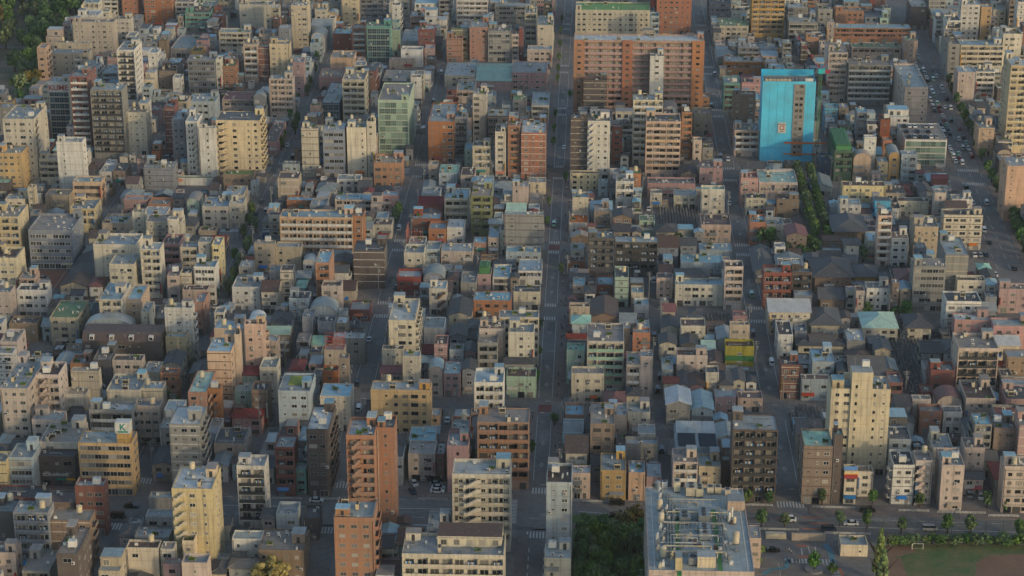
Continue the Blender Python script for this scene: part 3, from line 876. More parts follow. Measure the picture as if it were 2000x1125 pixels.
def build(x0, x1, y0, y1, h, wall, roof, front, side, shape, r, lod=1, label=None, lm=None, special=None):
    W = x1 - x0; D = y1 - y0; xc = (x0 + x1) / 2; h_full = 0
    n = max(1, round((h - .4) / 2.95)); fh = (h - .35) / n
    kind, noun = noun_of(n, W, D, front, shape, roof)
    root = ob(kind, None, None, (xc, y0, 0)); root.empty_display_size = .5
    wm = WM[wall]; wx = W / 2
    vis = 1 if xc < 0 else -1                    # the flank turned towards the middle of the town
    wins = []; pal = WIN[r.choice('aaadw')] if wall not in 'NDU' else WIN[r.choice('ada')]
    rec = 1.25 if front in ('b', 'c') and h > 5 and D > 5 else 0
    b = MB(); rim = r.choice((.3, .45, .7, 1.0)) if shape == 'F' else 0
    if special == 'setback' and shape == 'F' and 2 <= n <= 5 and D > 7.5 and not rec:      # top storey stepped back behind a terrace
        t = min(D * .35, r.uniform(2.2, 4)); lx = r.choice((0, 0, .35)) * W; h1 = h - fh; rim = .3
        ub = MB(); ub.box(-wx + lx, wx - .01, t, D - .01, h1 + .01, h, top=False, bottom=False); ub.box(-wx + lx, wx - .01, t, D - .01, h + .16, h + .3)
        ub.box(-wx + lx - .15, wx + .12, t - .25, D + .1, h, h + .159); up = ob('upper_floor', ub.mesh('upper_floor', [wm]), root)
        ob('roof', roof_sheet(-wx + lx + .1, wx - .1, t + .1, D - .1, h + .31, RM[r.choice('gbswd')]), up)
        for j in range(max(1, int((W - lx) / 3.5))): wins.append((pal, -wx + lx + 1.6 + j * 3.3 if -wx + lx + 1.6 + j * 3.3 < wx - 1 else wx - 1.2, t, h1 + .3, 1.7, 1.9, 0, 'window'))
        if r.random() < .6:
            rl = MB()
            for z in (.5, 1.0): rl.bar((-wx + .2, .12, h1 + .3 + z), (wx - .2, .12, h1 + .3 + z), .035, 4)
            for q in range(int(W / 1.2) + 1): rl.bar((-wx + .2 + q * (W - .4) / int(W / 1.2), .12, h1 + .3), (-wx + .2 + q * (W - .4) / int(W / 1.2), .12, h1 + 1.3), .03, 4)
            ob('terrace_railing', rl.mesh('terrace_railing', [r.choice((WHITE, STEEL, DARK))]), root)
        h_full = h; h = h1; n -= 1
    if shape in 'FM':
        if rec:
            b.box(-wx, wx, rec, D, 0, h, top=False, bottom=False)
            for s in (-1, 1): b.box(*sorted((s * wx, s * (wx - .28))), 0, rec - .001, 0, h, bottom=False)
            b.box(-wx + .281, wx - .281, 0, rec - .001, 0, fh - .17, bottom=False); b.box(-wx + .281, wx - .281, 0, rec - .001, h - .3, h)
        else: b.box(-wx, wx, 0, D, 0, h, top=False, bottom=False)
        if rim:
            t = .2
            b.box(-wx, wx, 0, t, h, h + rim); b.box(-wx, wx, D - t, D, h, h + rim); b.box(-wx, -wx + t, t, D - t, h, h + rim); b.box(wx - t, wx, t, D - t, h, h + rim)
    elif shape == 'V':
        b.box(-wx, wx, 0, D, 0, h, top=False, bottom=False)
        rh = min(wx * .75, 4); K = 10
        for y in (0, D):
            pts = [(-wx * math.cos(math.pi * k / K), y, h + rh * math.sin(math.pi * k / K)) for k in range(K + 1)]
            i = len(b.v); b.v += pts; b.f.append(tuple(range(i, i + K + 1))); b.m.append(0)
    else:
        b.box(-wx, wx, 0, D, 0, h, top=False, bottom=False)
    rise = (.34 if roof != 'k' else .5) * (W / 2 if shape == 'G' else D / 2) if shape in 'Gg' else .4 * min(W, D) / 2 * (1.25 if roof == 'k' else 1)
    rise = min(rise, 5.5 if roof == 'k' else 3.2); ov = .45 if roof != 'k' else 1.1
    if shape == 'G':
        for y in (0, D): b.tri((-wx, y, h), (wx, y, h), (0, y, h + rise))
    if shape == 'g':
        for x in (-wx, wx): b.tri((x, 0, h), (x, D, h), (x, D / 2, h + rise))
    ob('wall', b.mesh('wall', [wm]), root)
    # roof
    rb = MB(); th = .16; rmat = RM[roof]
    def slab(p):
        q = [(a, c, e + th) for a, c, e in p]; k = len(p)
        i = len(rb.v); rb.v += list(p) + q; rb.f.append(tuple(i + k + j for j in range(k))); rb.m.append(0)
        rb.f.append(tuple(i + k - 1 - j for j in range(k))); rb.m.append(0)
        for j in range(k): rb.f.append((i + j, i + (j + 1) % k, i + k + (j + 1) % k, i + k + j)); rb.m.append(0)
    if shape in 'F':
        rb.quad((-wx + .2, .2, h + .01), (wx - .2, .2, h + .01), (wx - .2, D - .2, h + .01), (-wx + .2, D - .2, h + .01))
        if not rim: rb.v = [(a * wx / (wx - .2), c, e) for a, c, e in rb.v]
    elif shape == 'M':
        z0 = h; z1 = h + 2.6; i = 2.2; rmat = TM['n']
        slab([(-wx, -.2, z0), (wx, -.2, z0), (wx, i, z1), (-wx, i, z1)]); slab([(-wx, i + .01, z1), (wx, i + .01, z1), (wx, D, z1 + .2), (-wx, D, z1 + .2)])
        rb.quad((-wx, D, z0), (-wx, 0, z0), (-wx, i, z1), (-wx, D, z1)); rb.quad((wx, 0, z0), (wx, D, z0), (wx, D, z1), (wx, i, z1))
    elif shape == 'G':
        rmat = TM[roof]; sl = rise / wx
        for s in (-1, 1): slab([(s * 0, -ov, h + rise), (s * (wx + ov), -ov, h - sl * ov), (s * (wx + ov), D + ov, h - sl * ov), (0, D + ov, h + rise)][::s])
        rb.box(-.14, .14, -ov - .02, D + ov + .02, h + rise + .1, h + rise + .32)
    elif shape == 'g':
        rmat = TM[roof]; sl = rise / (D / 2)
        slab([(-wx - ov, -ov, h - sl * ov), (wx + ov, -ov, h - sl * ov), (wx + ov, D / 2, h + rise), (-wx - ov, D / 2, h + rise)])
        slab([(-wx - ov, D / 2 + .001, h + rise), (wx + ov, D / 2 + .001, h + rise), (wx + ov, D + ov, h - sl * ov), (-wx - ov, D + ov, h - sl * ov)])
        rb.box(-wx - ov - .02, wx + ov + .02, D / 2 - .14, D / 2 + .14, h + rise + .1, h + rise + .32)
    elif shape == 'H':
        rmat = TM[roof]; e = [(-wx - ov, -ov, h), (wx + ov, -ov, h), (wx + ov, D + ov, h), (-wx - ov, D + ov, h)]
        i = min(W, D) / 2 * .92
        if W >= D: a, c = (-wx + i, D / 2, h + rise), (wx - i, D / 2, h + rise); fs = [[e[0], e[1], c, a], [e[2], e[3], a, c], [e[1], e[2], c], [e[3], e[0], a]]
        else: a, c = (0, i, h + rise), (0, D - i, h + rise); fs = [[e[1], e[2], c, a], [e[3], e[0], a, c], [e[0], e[1], a], [e[2], e[3], c]]
        for q in fs: slab(q)
        rb.bar((a[0], a[1], a[2] + .15), (c[0], c[1], c[2] + .15), .18, 6)
        for s_, t_ in ((e[0], a), (e[3], a if W >= D else c), (e[1], c if W >= D else a), (e[2], c)): rb.bar((s_[0], s_[1], s_[2] + .15), (t_[0], t_[1], t_[2] + .15), .13, 5)
        if roof == 'k' and W >= D:      # gabled crest of a temple roof
            i2 = .2
            for s in (-1, 1): slab([(s * (wx * .55), D / 2 - 2, h + rise - .5), (s * (wx * .55), D / 2 + 2, h + rise - .5), (s * wx * .5, D / 2, h + rise + 1.4)][::s])
            slab([(-wx * .56, D / 2 - 2.2, h + rise - .7), (wx * .56, D / 2 - 2.2, h + rise - .7), (wx * .56, D / 2, h + rise + 1.3), (-wx * .56, D / 2, h + rise + 1.3)])
            slab([(-wx * .56, D / 2, h + rise + 1.3), (wx * .56, D / 2, h + rise + 1.3), (wx * .56, D / 2 + 2.2, h + rise - .7), (-wx * .56, D / 2 + 2.2, h + rise - .7)])
            rb.box(-wx * .58, wx * .58, D / 2 - .3, D / 2 + .3, h + rise + 1.3, h + rise + 1.9)
    elif shape == 'V':
        rmat = TM[roof]; K = 12; rh = min(wx * .75, 4) + .06
        P = [(-(wx + .15) * math.cos(math.pi * k / K), h + rh * math.sin(math.pi * k / K)) for k in range(K + 1)]
        for k in range(K): slab([(P[k][0], -.25, P[k][1]), (P[k + 1][0], -.25, P[k + 1][1]), (P[k + 1][0], D + .25, P[k + 1][1]), (P[k][0], D + .25, P[k][1])])
    roof_o = ob('roof', rb.mesh('roof', [rmat]), root)
    # ---- front
    TYPES = [(1.7, 1.15, .95), (1.7, 1.15, .95), (.75, 1.1, 1.0), (.7, .6, 1.35), (2.4, 1.3, .85), (1.2, 1.1, .95)]
    xs0, xs1 = -wx + .5, wx - .5
    if front == 'z':
        L = min(4.6, W * .48); zx = wx - L - .2 if vis > 0 else -wx + .2
        ob('stair', zig_mesh(L, n, fh, 1.15, BROWNP if special == 'rusty' else wm), root, (zx, -1.2, .15))
        for k in range(n): wins.append((DOOR, zx + L * .12, 0, k * fh + .15, .9, 2, 0, 'door'))
        if vis > 0: xs1 = zx - .2
        else: xs0 = zx + L + .2
    if shape == 'M':
        m = max(2, int(W / 6))
        for k in range(m):
            x = -wx + W * (k + .5) / m; db = MB(); db.box(-.8, .8, -.1, 1.6, 0, 1.7); dm = ob('dormer', db.mesh('dormer', [WM['W']]), root, (x, .25, h + .5))
            wins.append((pal, x, .14, h + .75, 1.1, 1.1, 0, 'window'))
    if xs1 - xs0 > 1.4:
        span = xs1 - xs0; xm = (xs0 + xs1) / 2
        if rec:
            bays = max(1, round((W - .6) / 3.3)); mp = r.choice([wm, wm, WM['W'], wm, DARK if wall in 'NDW' else wm])
            if special == 'greenbal': mp = GREENP
            if special == 'darkbal': mp = DARK
            if special == 'slab': mp = WM['P']
            if wall in 'ND' : mp = r.choice((wm, DARK))
            if lod or W > 6:
                bm = balcony_mesh(W - .58, rec, fh, bays, mp, wm, rail=(mp in (DARK, GREENP)))
                for k in range(1, n): ob('balcony' if front == 'b' else 'gallery', bm, root, (0, 0, k * fh))
            for k in range(0, n):
                for j in range(bays):
                    x = -wx + .3 + (W - .6) * (j + .5) / bays; z = k * fh + .08
                    if k == 0:
                        if j % 2 == 0: wins.append((r.choice((pal, SHUT, DOOR)), x, 0, .1, 2.0, 2.2, 0, 'window'))
                    elif front == 'b': wins.append((pal, x, rec, z, min(2.5, (W - .6) / bays - .5), 2.0, 0, 'window'))
                    else:
                        wins.append((DOOR, x - .8, rec, z, .85, 2.0, 0, 'door')); wins.append((pal, x + .5, rec, z + .8, 1.3, 1.1, 0, 'window'))
        elif front == 's':
            bays = max(1, round(span / 2.2)); bw = span / bays
            for k in range(n):
                for j in range(bays): wins.append((pal, xs0 + bw * (j + .5), 0, k * fh + (1.0 if k else .3), bw - .1, 1.5 if k else 2.2, 0, 'window'))
        elif front == 'gl':
            bays = max(2, round(span / 2.4)); bw = span / bays; g = WING if wall in 'MW' else WINB
            for k in range(n):
                for j in range(bays): wins.append((g, xs0 + bw * (j + .5), 0, k * fh + .15, bw, fh - .35, 0, 'glass_panel'))
        elif front in ('w', 'n', 'z', 'M'):
            bays = max(1, round(span / (3.0 if front != 'n' else 4.6))); bw = span / bays
            cols = [r.choice(TYPES) if r.random() < (.9 if front != 'n' else .55) else None for _ in range(bays)]
            if not any(cols): cols[0] = TYPES[2]
            for k in range(n):
                for j, c in enumerate(cols):
                    if c is None: continue
                    if front == 'n' and r.random() < .25: continue
                    x = xs0 + bw * (j + .5)
                    if k == 0 and r.random() < .6: wins.append((r.choice((SHUT, DOOR, pal)), x, 0, .08, min(bw - .3, r.choice((1.0, 2.2, 2.6))), 2.2, 0, 'window'))
                    else: wins.append((pal, x, 0, k * fh + c[2], min(c[0], bw - .3), c[1], 0, 'window'))
            if lod and shape != 'F' or (lod and front == 'w' and n <= 4 and r.random() < .35):
                if n >= 2 and span > 4 and special is None:          # a small balcony
                    j = r.randrange(bays); bwid = min(bw + .6, span); k = 1
                    bb = MB(); bb.box(-bwid / 2, bwid / 2, -.9, -.01, -.12, 0); bb.box(-bwid / 2, bwid / 2, -.9, -.82, 0, 1.0)
                    for s in (-1, 1): bb.box(*sorted((s * bwid / 2, s * (bwid / 2 - .06))), -.82, -.01, 0, 1.0)
                    x = max(-wx + bwid / 2, min(wx - bwid / 2, xs0 + bw * (j + .5))); bme = bb.mesh('balcony', [r.choice((wm, STEEL, WHITE))])
                    for k in range(1, n): ob('balcony', bme, root, (x, 0, k * fh))
    # ---- flank(s)
    if D > 3.5 and (abs(xc) > 4):
        rz = math.pi / 2 if vis > 0 else -math.pi / 2; sx = vis * wx
        y_a, y_b = rec + .5, D - .5
        if side == 'z' and D > 5:
            L = min(5.0, D * .5); zm = zig_mesh(L, n, fh, 1.15, wm)
            ob('stair', zm, root, (sx + vis * 1.2, .4 if vis > 0 else .4 + L, .15), rz)
            y_a = L + .9
        if y_b - y_a > 1.5:
            span = y_b - y_a
            if side == 'b':
                bays = max(1, int(span / 3.8)); bw = span / bays
                bb = MB(); q = bw * .8; bb.box(-q / 2, q / 2, -1.0, -.01, -.14, 0); bb.box(-q / 2, q / 2, -1.0, -.9, 0, 1.05)
                for s in (-1, 1): bb.box(*sorted((s * q / 2, s * (q / 2 - .08))), -.9, -.01, 0, 1.05)
                bme = bb.mesh('balcony', [wm])
                for k in range(1, n):
                    for j in range(bays):
                        y = y_a + bw * (j + .5); ob('balcony', bme, root, (sx, y, k * fh), rz); wins.append((pal, sx, y, k * fh + .1, min(2.2, q - .4), 2.0, rz, 'window'))
            elif side == 's':
                bays = max(1, round(span / 2.4)); bw = span / bays
                for k in range(n):
                    for j in range(bays): wins.append((pal, sx, y_a + bw * (j + .5), k * fh + 1, bw - .12, 1.4, rz, 'window'))
            else:
                bays = max(1, round(span / (3.1 if side == 'w' else 4.6))); bw = span / bays
                cols = [r.choice(TYPES) if r.random() < (.85 if side == 'w' else .45) else None for _ in range(bays)]
                for k in range(n):
                    for j, c in enumerate(cols):
                        if c and not (side == 'n' and r.random() < .2): wins.append((pal, sx, y_a + bw * (j + .5), k * fh + c[2], min(c[0], bw - .2), c[1], rz, 'window'))
    if special == 'zl':
        L = min(5, W * .3); ob('stair', zig_mesh(L, n, fh, 1.2, wm if wall != 'O' else WM['S']), root, (-wx + W * (.06 if front != 'c' else .2), -1.25, .15))
    if special == 'cyan': wins = []
    if rec and lod and front == 'b' and special != 'slab':
        bays = max(1, round((W - .6) / 3.3)); cnt = 0
        for k in range(1, n):
            for j in range(bays):
                x = -wx + .3 + (W - .6) * (j + .5) / bays
                if r.random() < .28 and cnt < 26: ob('laundry', EQ['laundry'], root, (x + r.uniform(-.3, .3), .45, k * fh), 0, (min(1, (W - .6) / bays * .3), 1, 1)); cnt += 1
                elif r.random() < .3 and cnt < 26: ob('ac_unit', EQ['ac_unit'], root, (x + 1.1 if (W - .6) / bays > 2.8 else x, .75, k * fh + .01)); cnt += 1
    if lod and not rec and shape == 'F' and not h_full and special is None:
        if n >= 4 and r.random() < .4:
            fm = r.choice((WM['W'], WM[wall], WM['G'], WM['N'], WM['C'])); fb = MB()
            for k in range(1, n + 1): fb.box(-wx - .05, wx + .05, -.06, -.001, k * fh - .22, k * fh + .04)
            ob('floor_bands', fb.mesh('floor_bands', [fm]), root)
        if r.random() < .5:
            dp = MB(); xq = r.choice((-1, 1)) * (wx - .35); dp.bar((xq, -.12, 0), (xq, -.12, h), .07, 5)
            for z in range(1, int(h), 3): dp.box(xq - .12, xq + .12, -.1, -.001, z, z + .08)
            ob('drain_pipe', dp.mesh('drain_pipe', [r.choice((STEEL, WHITE, BROWNP))]), root)
        for q in range(r.randrange(0, 3)):
            k = r.randrange(0, n); ob('ac_unit', EQ['ac_unit'], root, (r.uniform(-wx + .7, wx - .7), -.25, k * fh + .35))
    add_windows(root, wins)
    if n <= 7 and W > 4.5 and r.random() < .3 and special is None or special == 'setback' and r.random() < .3:
        aw = min(W - 1, r.uniform(2.2, 4.5)); ax = r.uniform(-wx + aw / 2 + .2, wx - aw / 2 - .2); am = r.choice((REDP, BLUEP, SIGNG, CANVAS, ORANGEP, WHITE, CANVAS, STEEL))
        ab = MB(); ab.quad((-aw / 2, -1.1, 2.45), (aw / 2, -1.1, 2.45), (aw / 2, -.02, 3.0), (-aw / 2, -.02, 3.0)); ab.quad((-aw / 2, -1.1, 2.2), (aw / 2, -1.1, 2.2), (aw / 2, -1.1, 2.45), (-aw / 2, -1.1, 2.45))
        ab.quad((-aw / 2, -1.1, 2.4), (-aw / 2, -.02, 2.95), (aw / 2, -.02, 2.95), (aw / 2, -1.1, 2.4)); ob('awning', ab.mesh('awning', [am]), root, (ax, 0, 0))
    if n >= 3 and lod and r.random() < .22 and special is None and label is None:
        gm_ = cached(('blade', r.choice('rwby')), lambda: None) if False else None
        bl = MB(); bl.box(-.15, .15, -1.0, -.03, 0, 1, 0); ob('blade_sign', bl.mesh('blade_sign', [r.choice((REDP, WHITE, BLUEP, YELLOWP))]), root, (vis * (wx - .4), 0, fh * 1.2), 0, (1, 1, r.uniform(2.5, min(9, h * .5))))
    if shape == 'F' and special not in ('plant', 'mall', 'cyan', 'solar', 'dome') and not h_full: roof_kit(root, W, D, h, n, wall, lod, r, 1.0 if special != 'lawn' else .3)
    elif shape in 'Gg' and lod and r.random() < .4: pass
    root_info = dict(o=root, col=COLOR[wall], n=n + (1 if h_full else 0), noun=noun, roof=ROOFCOL[roof], shape=shape, x=xc, y=y0, W=W, D=D, h=h, front=front, label=label, lm=lm, cat=noun)
    INFO.append(root_info)
    return root, W, D, h, n, fh
# ------------------------------------------------------------------ read the survey
SPEC = []
for line in SURVEY.strip().splitlines():
    if line.startswith('#'): continue
    spe = None
    if '*' in line: line, spe = line.rsplit('*', 1); spe = spe.strip()
    lmk = None
    if '@' in line: line, lmk = line.rsplit('@', 1); lmk = lmk.strip()
    lab = None
    if '|' in line: line, lab = line.split('|', 1); lab = lab.strip()
    t = line.split(); xl, xr, yt, d, nb = map(float, t[:5]); px = (xl + xr) / 2
    if nb >= 40:
        Y = gp(px, nb)[1]; rr = ray(px, yt); h = H + rr.z * Y / rr.y; h = max(h, 3.1)
    elif '.' in t[4]: h = nb; Y = gp(px, yt, h)[1]
    else: h = nb * 2.95 + .5; Y = gp(px, yt, h)[1]
    X = [ray(x, yt).x * Y / ray(x, yt).y for x in (xl, xr)]
    Yb = max(gp(px, yt - d, h)[1], Y + (4 if t[7] not in 'bc' else 7))
    SPEC.append(dict(x0=X[0], x1=X[1], y0=Y, y1=Yb, h=h, t=t[5:], lab=lab, lm=lmk, sp=spe, px=(xl, xr, yt, nb)))
SPEC.sort(key=lambda s: s['y0'])
for i, a in enumerate(SPEC):                       # neighbours share no ground: trim the shallow overlaps of the survey
    for c in SPEC[i + 1:]:
        dx = min(a['x1'], c['x1']) - max(a['x0'], c['x0']); dy = min(a['y1'], c['y1']) - max(a['y0'], c['y0'])
        if dx <= 0 or dy <= 0: continue
        if dx < 2.2:
            if a['x0'] < c['x0']: m = (a['x1'] + c['x0']) / 2; a['x1'] = m - .03; c['x0'] = m + .03
            else: m = (c['x1'] + a['x0']) / 2; c['x1'] = m - .03; a['x0'] = m + .03
        elif c['y0'] - a['y0'] > 3.2: a['y1'] = c['y0'] - .05
        elif c['y1'] - a['y1'] > 3.2: c['y0'] = a['y1'] + .05
        else: c['y0'] = a['y1'] + .05; c['y1'] = c['y0'] + 3.5
def text_mesh(body, size, mat, depth=.05):
    cu = bpy.data.curves.new('lettering', 'FONT'); cu.body = body; cu.size = size; cu.extrude = depth; cu.align_x = 'CENTER'; cu.offset = size * .02
    o = bpy.data.objects.new('lettering', cu); C.objects.link(o)
    dg = bpy.context.evaluated_depsgraph_get(); me = bpy.data.meshes.new_from_object(o.evaluated_get(dg))
    bpy.data.objects.remove(o); bpy.data.curves.remove(cu); me.materials.clear(); me.materials.append(mat); return me
def lettering(root, body, size, mat, loc, nm='lettering'):
    o = ob(nm, text_mesh(body, size, mat), root, loc); o.rotation_euler = (math.pi / 2, 0, 0); return o
def part(root, nm, mats, fn, loc=(0, 0, 0)):
    b = MB(); fn(b); return ob(nm, b.mesh(nm, mats), root, loc)
for i, s in enumerate(SPEC):
    wall, roof, front, side, shape = s['t'][:5]; r = random.Random(i * 7 + 3); sp = s['sp']
    if s['lab'] and 'green-balcony' in (s['lm'] or ''): sp = 'greenbal'
    lodv = 1
    root, W, D, h, n, fh = build(s['x0'], s['x1'], s['y0'], s['y1'], s['h'], wall, roof, front, side, shape, r, lodv, s['lab'], s['lm'], sp)
    s['root'] = root; OCC.append((s['x0'], s['x1'], s['y0'], s['y1'])); wx = W / 2
    def at(px, py, z, s=s):                        # a point of this building at height z, seen at a survey pixel
        x, y = gp(px, py, z); return x - (s['x0'] + s['x1']) / 2, y - s['y0']
    if sp == 'korange':
        part(root, 'sign_tower', [WM['Q']], lambda b: b.box(wx - 4.4, wx - .4, .6, 4.4, h + .02, h + 3.4))
        sg = part(root, 'sign_board', [WHITE], lambda b: b.box(wx - 4.7, wx - .1, .3, 3.6, h + 3.41, h + 7.0))
        lettering(sg, 'K', 2.9, SIGNG, (wx - 2.4, .27, h + 4.6)); part(sg, 'sign_stripe', [SIGNG], lambda b: b.box(wx - 4.0, wx - .8, .24, .3, h + 3.7, h + 4.3))
    elif sp == 'sora':
        lettering(root, 'SORAMAME', 1.55, WHITE, (-wx + 4.9, -.1, 3.6), 'shop_lettering')
        part(root, 'shop_band', [SIGNG, YELLOWP], lambda b: (b.box(-.5, wx - 3, -.12, -.01, 2.2, 2.9, 0), b.box(wx - 2.9, wx - .2, -.12, -.01, 2.2, 2.9, 1)))
    elif sp == 'kume':
        sg = part(root, 'sign_board', [WHITE], lambda b: b.box(-wx, wx, -.35, -.02, h - 4.0, h + 1.2))
        lettering(sg, 'KUME', 3.6, REDP, (0, -.42, h - 2.9))
    elif sp == 'cream':
        xa, _ = at(1667, 735, h + 6); xb, _ = at(1708, 735, h + 6)
        part(root, 'raised_centre', [WM['Y'], RM['g']], lambda b: (b.box(xa, xb, -.6, 5, 0, h + 6.2, 0, bottom=False, mt=1),))
        for k in range(n + 1): ob('window', WIN['d'], root, (xa + 1.6, -.6, k * fh + 1.2), 0, (.7, 1, 1.1))
        ob('antenna', EQ['antenna'], root, (xa + 1, 2, h + 6.2)); ob('water_tank', EQ['box_tank'], root, (xb - 2, 3, h + 6.2))
    elif sp == 'stripe':
        for k, m in enumerate((RM['d'], YELLOWP, REDP)):
            z = h + .9 - k * .9 + .9; y = 1.6 - k * .9
            part(root, 'striped_panel', [BLUEP if k == 0 else m], lambda b: (b.quad((-wx - .2, y - .9, z - .9), (wx + .2, y - .9, z - .9), (wx + .2, y, z), (-wx - .2, y, z)), b.quad((-wx - .2, y, z - .15), (wx + .2, y, z - .15), (wx + .2, y - .9, z - 1.05), (-wx - .2, y - .9, z - 1.05))))
        part(root, 'awning', [BLUEP], lambda b: b.box(-wx + .1, wx - .1, -.9, -.08, 2.2, 3.2))
    elif sp == 'lawn':
        (xa, ya), (xb, yb) = at(563, 752, h), at(609, 736, h)
        part(root, 'roof_lawn', [SEDUM], lambda b: b.box(xa, xb, ya, yb, h + .02, h + .3))
    elif sp == 'redframe':
        def fr(b):
            for x in (-wx + .3, -wx + 3, wx - 3, wx - .3):
                for y in (.4, min(4, D - .4)):
                    b.bar((x, y, h), (x, y, h + 5.2), .09, 4)
            for z in (1.7, 3.4, 5.1):
                for xa, xb in ((-wx + .3, -wx + 3), (wx - 3, wx - .3)):
                    for y in (.4, min(4, D - .4)): b.bar((xa, y, h + z), (xb, y, h + z), .08, 4); b.bar((xa, y, h + z - 1.7), (xb, y, h + z), .06, 4)
        part(root, 'scaffold_frame', [REDP], fr)
    elif sp == 'dome':
        part(root, 'roof_room', [GREENW], lambda b: (b.box(-wx + .6, wx - .6, .8, D - .6, h + .02, h + 3.2), [b.bar((-wx + .9 + k * .8, .8, h + 3.2), (-wx + .9 + k * .8, D - .6, h + 3.2), .35, 8) for k in range(max(2, int((W - 1.4) / .8)))]))
    elif sp == 'solar':
        for k in (0, 1):
            xa = -wx + .8 + k * (W * .5); xb = xa + W * .42
            def pn(b):
                for q in range(4): b.quad((xa, 1 + q * 2.2, h + .3), (xb, 1 + q * 2.2, h + .3), (xb, 2.9 + q * 2.2, h + .9), (xa, 2.9 + q * 2.2, h + .9), 0); b.box(xa, xb, 2.85 + q * 2.2, 2.9 + q * 2.2, h + .02, h + .85, 1)
            part(root, 'solar_array', [SOLAR, STEEL], pn)
        part(root, 'corrugated_roof', [TM['w']], lambda b: [b.quad((-wx + .4 + (W - .8) * j / 60, 10.5, h + .35 + .2 * (j % 2)), (-wx + .4 + (W - .8) * (j + 1) / 60, 10.5, h + .35 + .2 * ((j + 1) % 2)), (-wx + .4 + (W - .8) * (j + 1) / 60, D - .4, h + 1.5 + .2 * ((j + 1) % 2)), (-wx + .4 + (W - .8) * j / 60, D - .4, h + 1.5 + .2 * (j % 2))) for j in range(60)])
    elif sp == 'cyan':
        (xa, _), (xb, _) = at(1554, 170, h), at(1576, 170, h)
        part(root, 'scaffold_strip', [WM['G']], lambda b: (b.box(xa, xb, -.25, -.02, 3, h - .5), [b.box(xa - .1, xb + .1, -.5, -.26, k * fh, k * fh + .35) for k in range(1, n)]))
        for k in range(1, n):
            for q in (.3, .7): ob('window', WIN['d'], root, (xa + (xb - xa) * q, -.27, k * fh + 1.0), 0, (1.4, 1, 1.3))
        part(root, 'sheet_seams', [flat_mat('cyan_sheet_seam', '08a4cc', .5)], lambda b: ([b.bar((x, -.03, .5), (x, -.03, h), .06, 4) for x in [-wx + W * k / 7 for k in range(1, 7) if not xa - .5 < -wx + W * k / 7 < xb + .5]], b.box(-wx, xa - .1, -.12, -.01, h * .17, h * .185)))
        part(root, 'working_deck', [CANVAS, WHITE, DARK], lambda b: (b.box(-wx + 1, xa - 1, 1.2, 1.6, h + .02, h + 1.5, 0), b.box(-wx + 1.2, xa - 1.2, 3.2, 3.5, h + .02, h + .9, 1), [b.box(-wx + 1 + k * 1.7, -wx + 1.15 + k * 1.7, 1.1, 4, h + .02, h + 1.7, 2) for k in range(10)], b.box(xb, wx - 1, 2, 2.4, h + .02, h + 1.6, 1)))
        part(root, 'sheet_rim', [WM['J']], lambda b: (b.box(-wx, wx, D - .5, D - .2, h + .75, h + 3.2), b.box(-wx, -wx + .3, .2, D - .5, h + .75, h + 2.0)))
        sg = part(root, 'notice_board', [WHITE], lambda b: b.box(*at(1525, 243, 22)[:1], at(1541, 243, 22)[0], -.3, -.1, h * .37, h * .50))
        xm = (at(1525, 243, 22)[0] + at(1541, 243, 22)[0]) / 2
        def em(b):
            K = 20
            for k in range(K):
                a, c = 2 * math.pi * k / K, 2 * math.pi * (k + 1) / K; z0 = h * .435
                b.quad((xm + .7 * math.cos(a), -.33, z0 + .7 * math.sin(a)), (xm + 1.1 * math.cos(a), -.33, z0 + 1.1 * math.sin(a)), (xm + 1.1 * math.cos(c), -.33, z0 + 1.1 * math.sin(c)), (xm + .7 * math.cos(c), -.33, z0 + .7 * math.sin(c)))
            b.box(xm + .5, xm + 1.3, -.33, -.31, z0 + 1.0, z0 + 1.25)
        part(sg, 'emblem', [REDP], em)
        part(sg, 'notice_strokes', [DARK], lambda b: ([b.box(xm - 1.6 + k * .7, xm - 1.15 + k * .7, -.33, -.31, h * .475, h * .487) for k in range(5)], [b.box(xm - .9 + k * .5, xm - .55 + k * .5, -.33, -.31, h * .385, h * .393) for k in range(4)]))
        part(root, 'orange_netting', [ORANGEP], lambda b: (b.box(-wx + W * .45, wx + 6, -1.0, -.9, h * .24, h * .262), b.box(-wx + W * .45, wx + 2, -.8, -.7, h * .10, h * .115)))
        # luffing crane on a mast beside the tower
        cr = ob('tower_crane', None, None, (s['x1'] + 2.2, s['y0'] + 3, 0)); tag(cr, 'luffing crane with red and white boom on green mast behind the cyan-sheeted tower', 'crane')
        def mast(b):
            for x in (-.6, .6):
                for y in (-.6, .6): b.bar((x, y, 0), (x, y, h + 4), .12, 4)
            for k in range(int((h + 4) / 2)): b.bar((-.6, -.6, k * 2), (.6, -.6, k * 2 + 2), .07, 4); b.bar((.6, .6, k * 2), (-.6, .6, k * 2 + 2), .07, 4)
        part(cr, 'mast', [GREENW], mast)
        part(cr, 'cab', [flat_mat('cyan_cab', '2fb0b8', .5), REDP], lambda b: (b.box(-1.2, 1.8, -1.3, 1.3, h + 4.01, h + 6, 0), b.box(1.8, 4, -.8, .8, h + 4.2, h + 5.4, 1), b.bar((.5, 0, h + 6), (3, 0, h + 10), .15, 5, 1)))
        def boom(b):
            P = Vector((-.5, 0, h + 6)); Q = P + Vector((-11, 12, 14))
            for k in range(8):
                a = P.lerp(Q, k / 8); c = P.lerp(Q, (k + 1) / 8)
                for o_ in ((-.35, 0, 0), (.35, 0, 0), (0, 0, .6)): b.bar(a + Vector(o_), c + Vector(o_), .13, 4, k % 2)
                b.bar(a + Vector((-.35, 0, 0)), c + Vector((.35, 0, 0)), .08, 4, k % 2)
        part(cr, 'boom', [REDP, WHITE], boom)
    elif sp == 'plant':
        RZ = h + .02
        def R(px, py): return at(px, py, h)
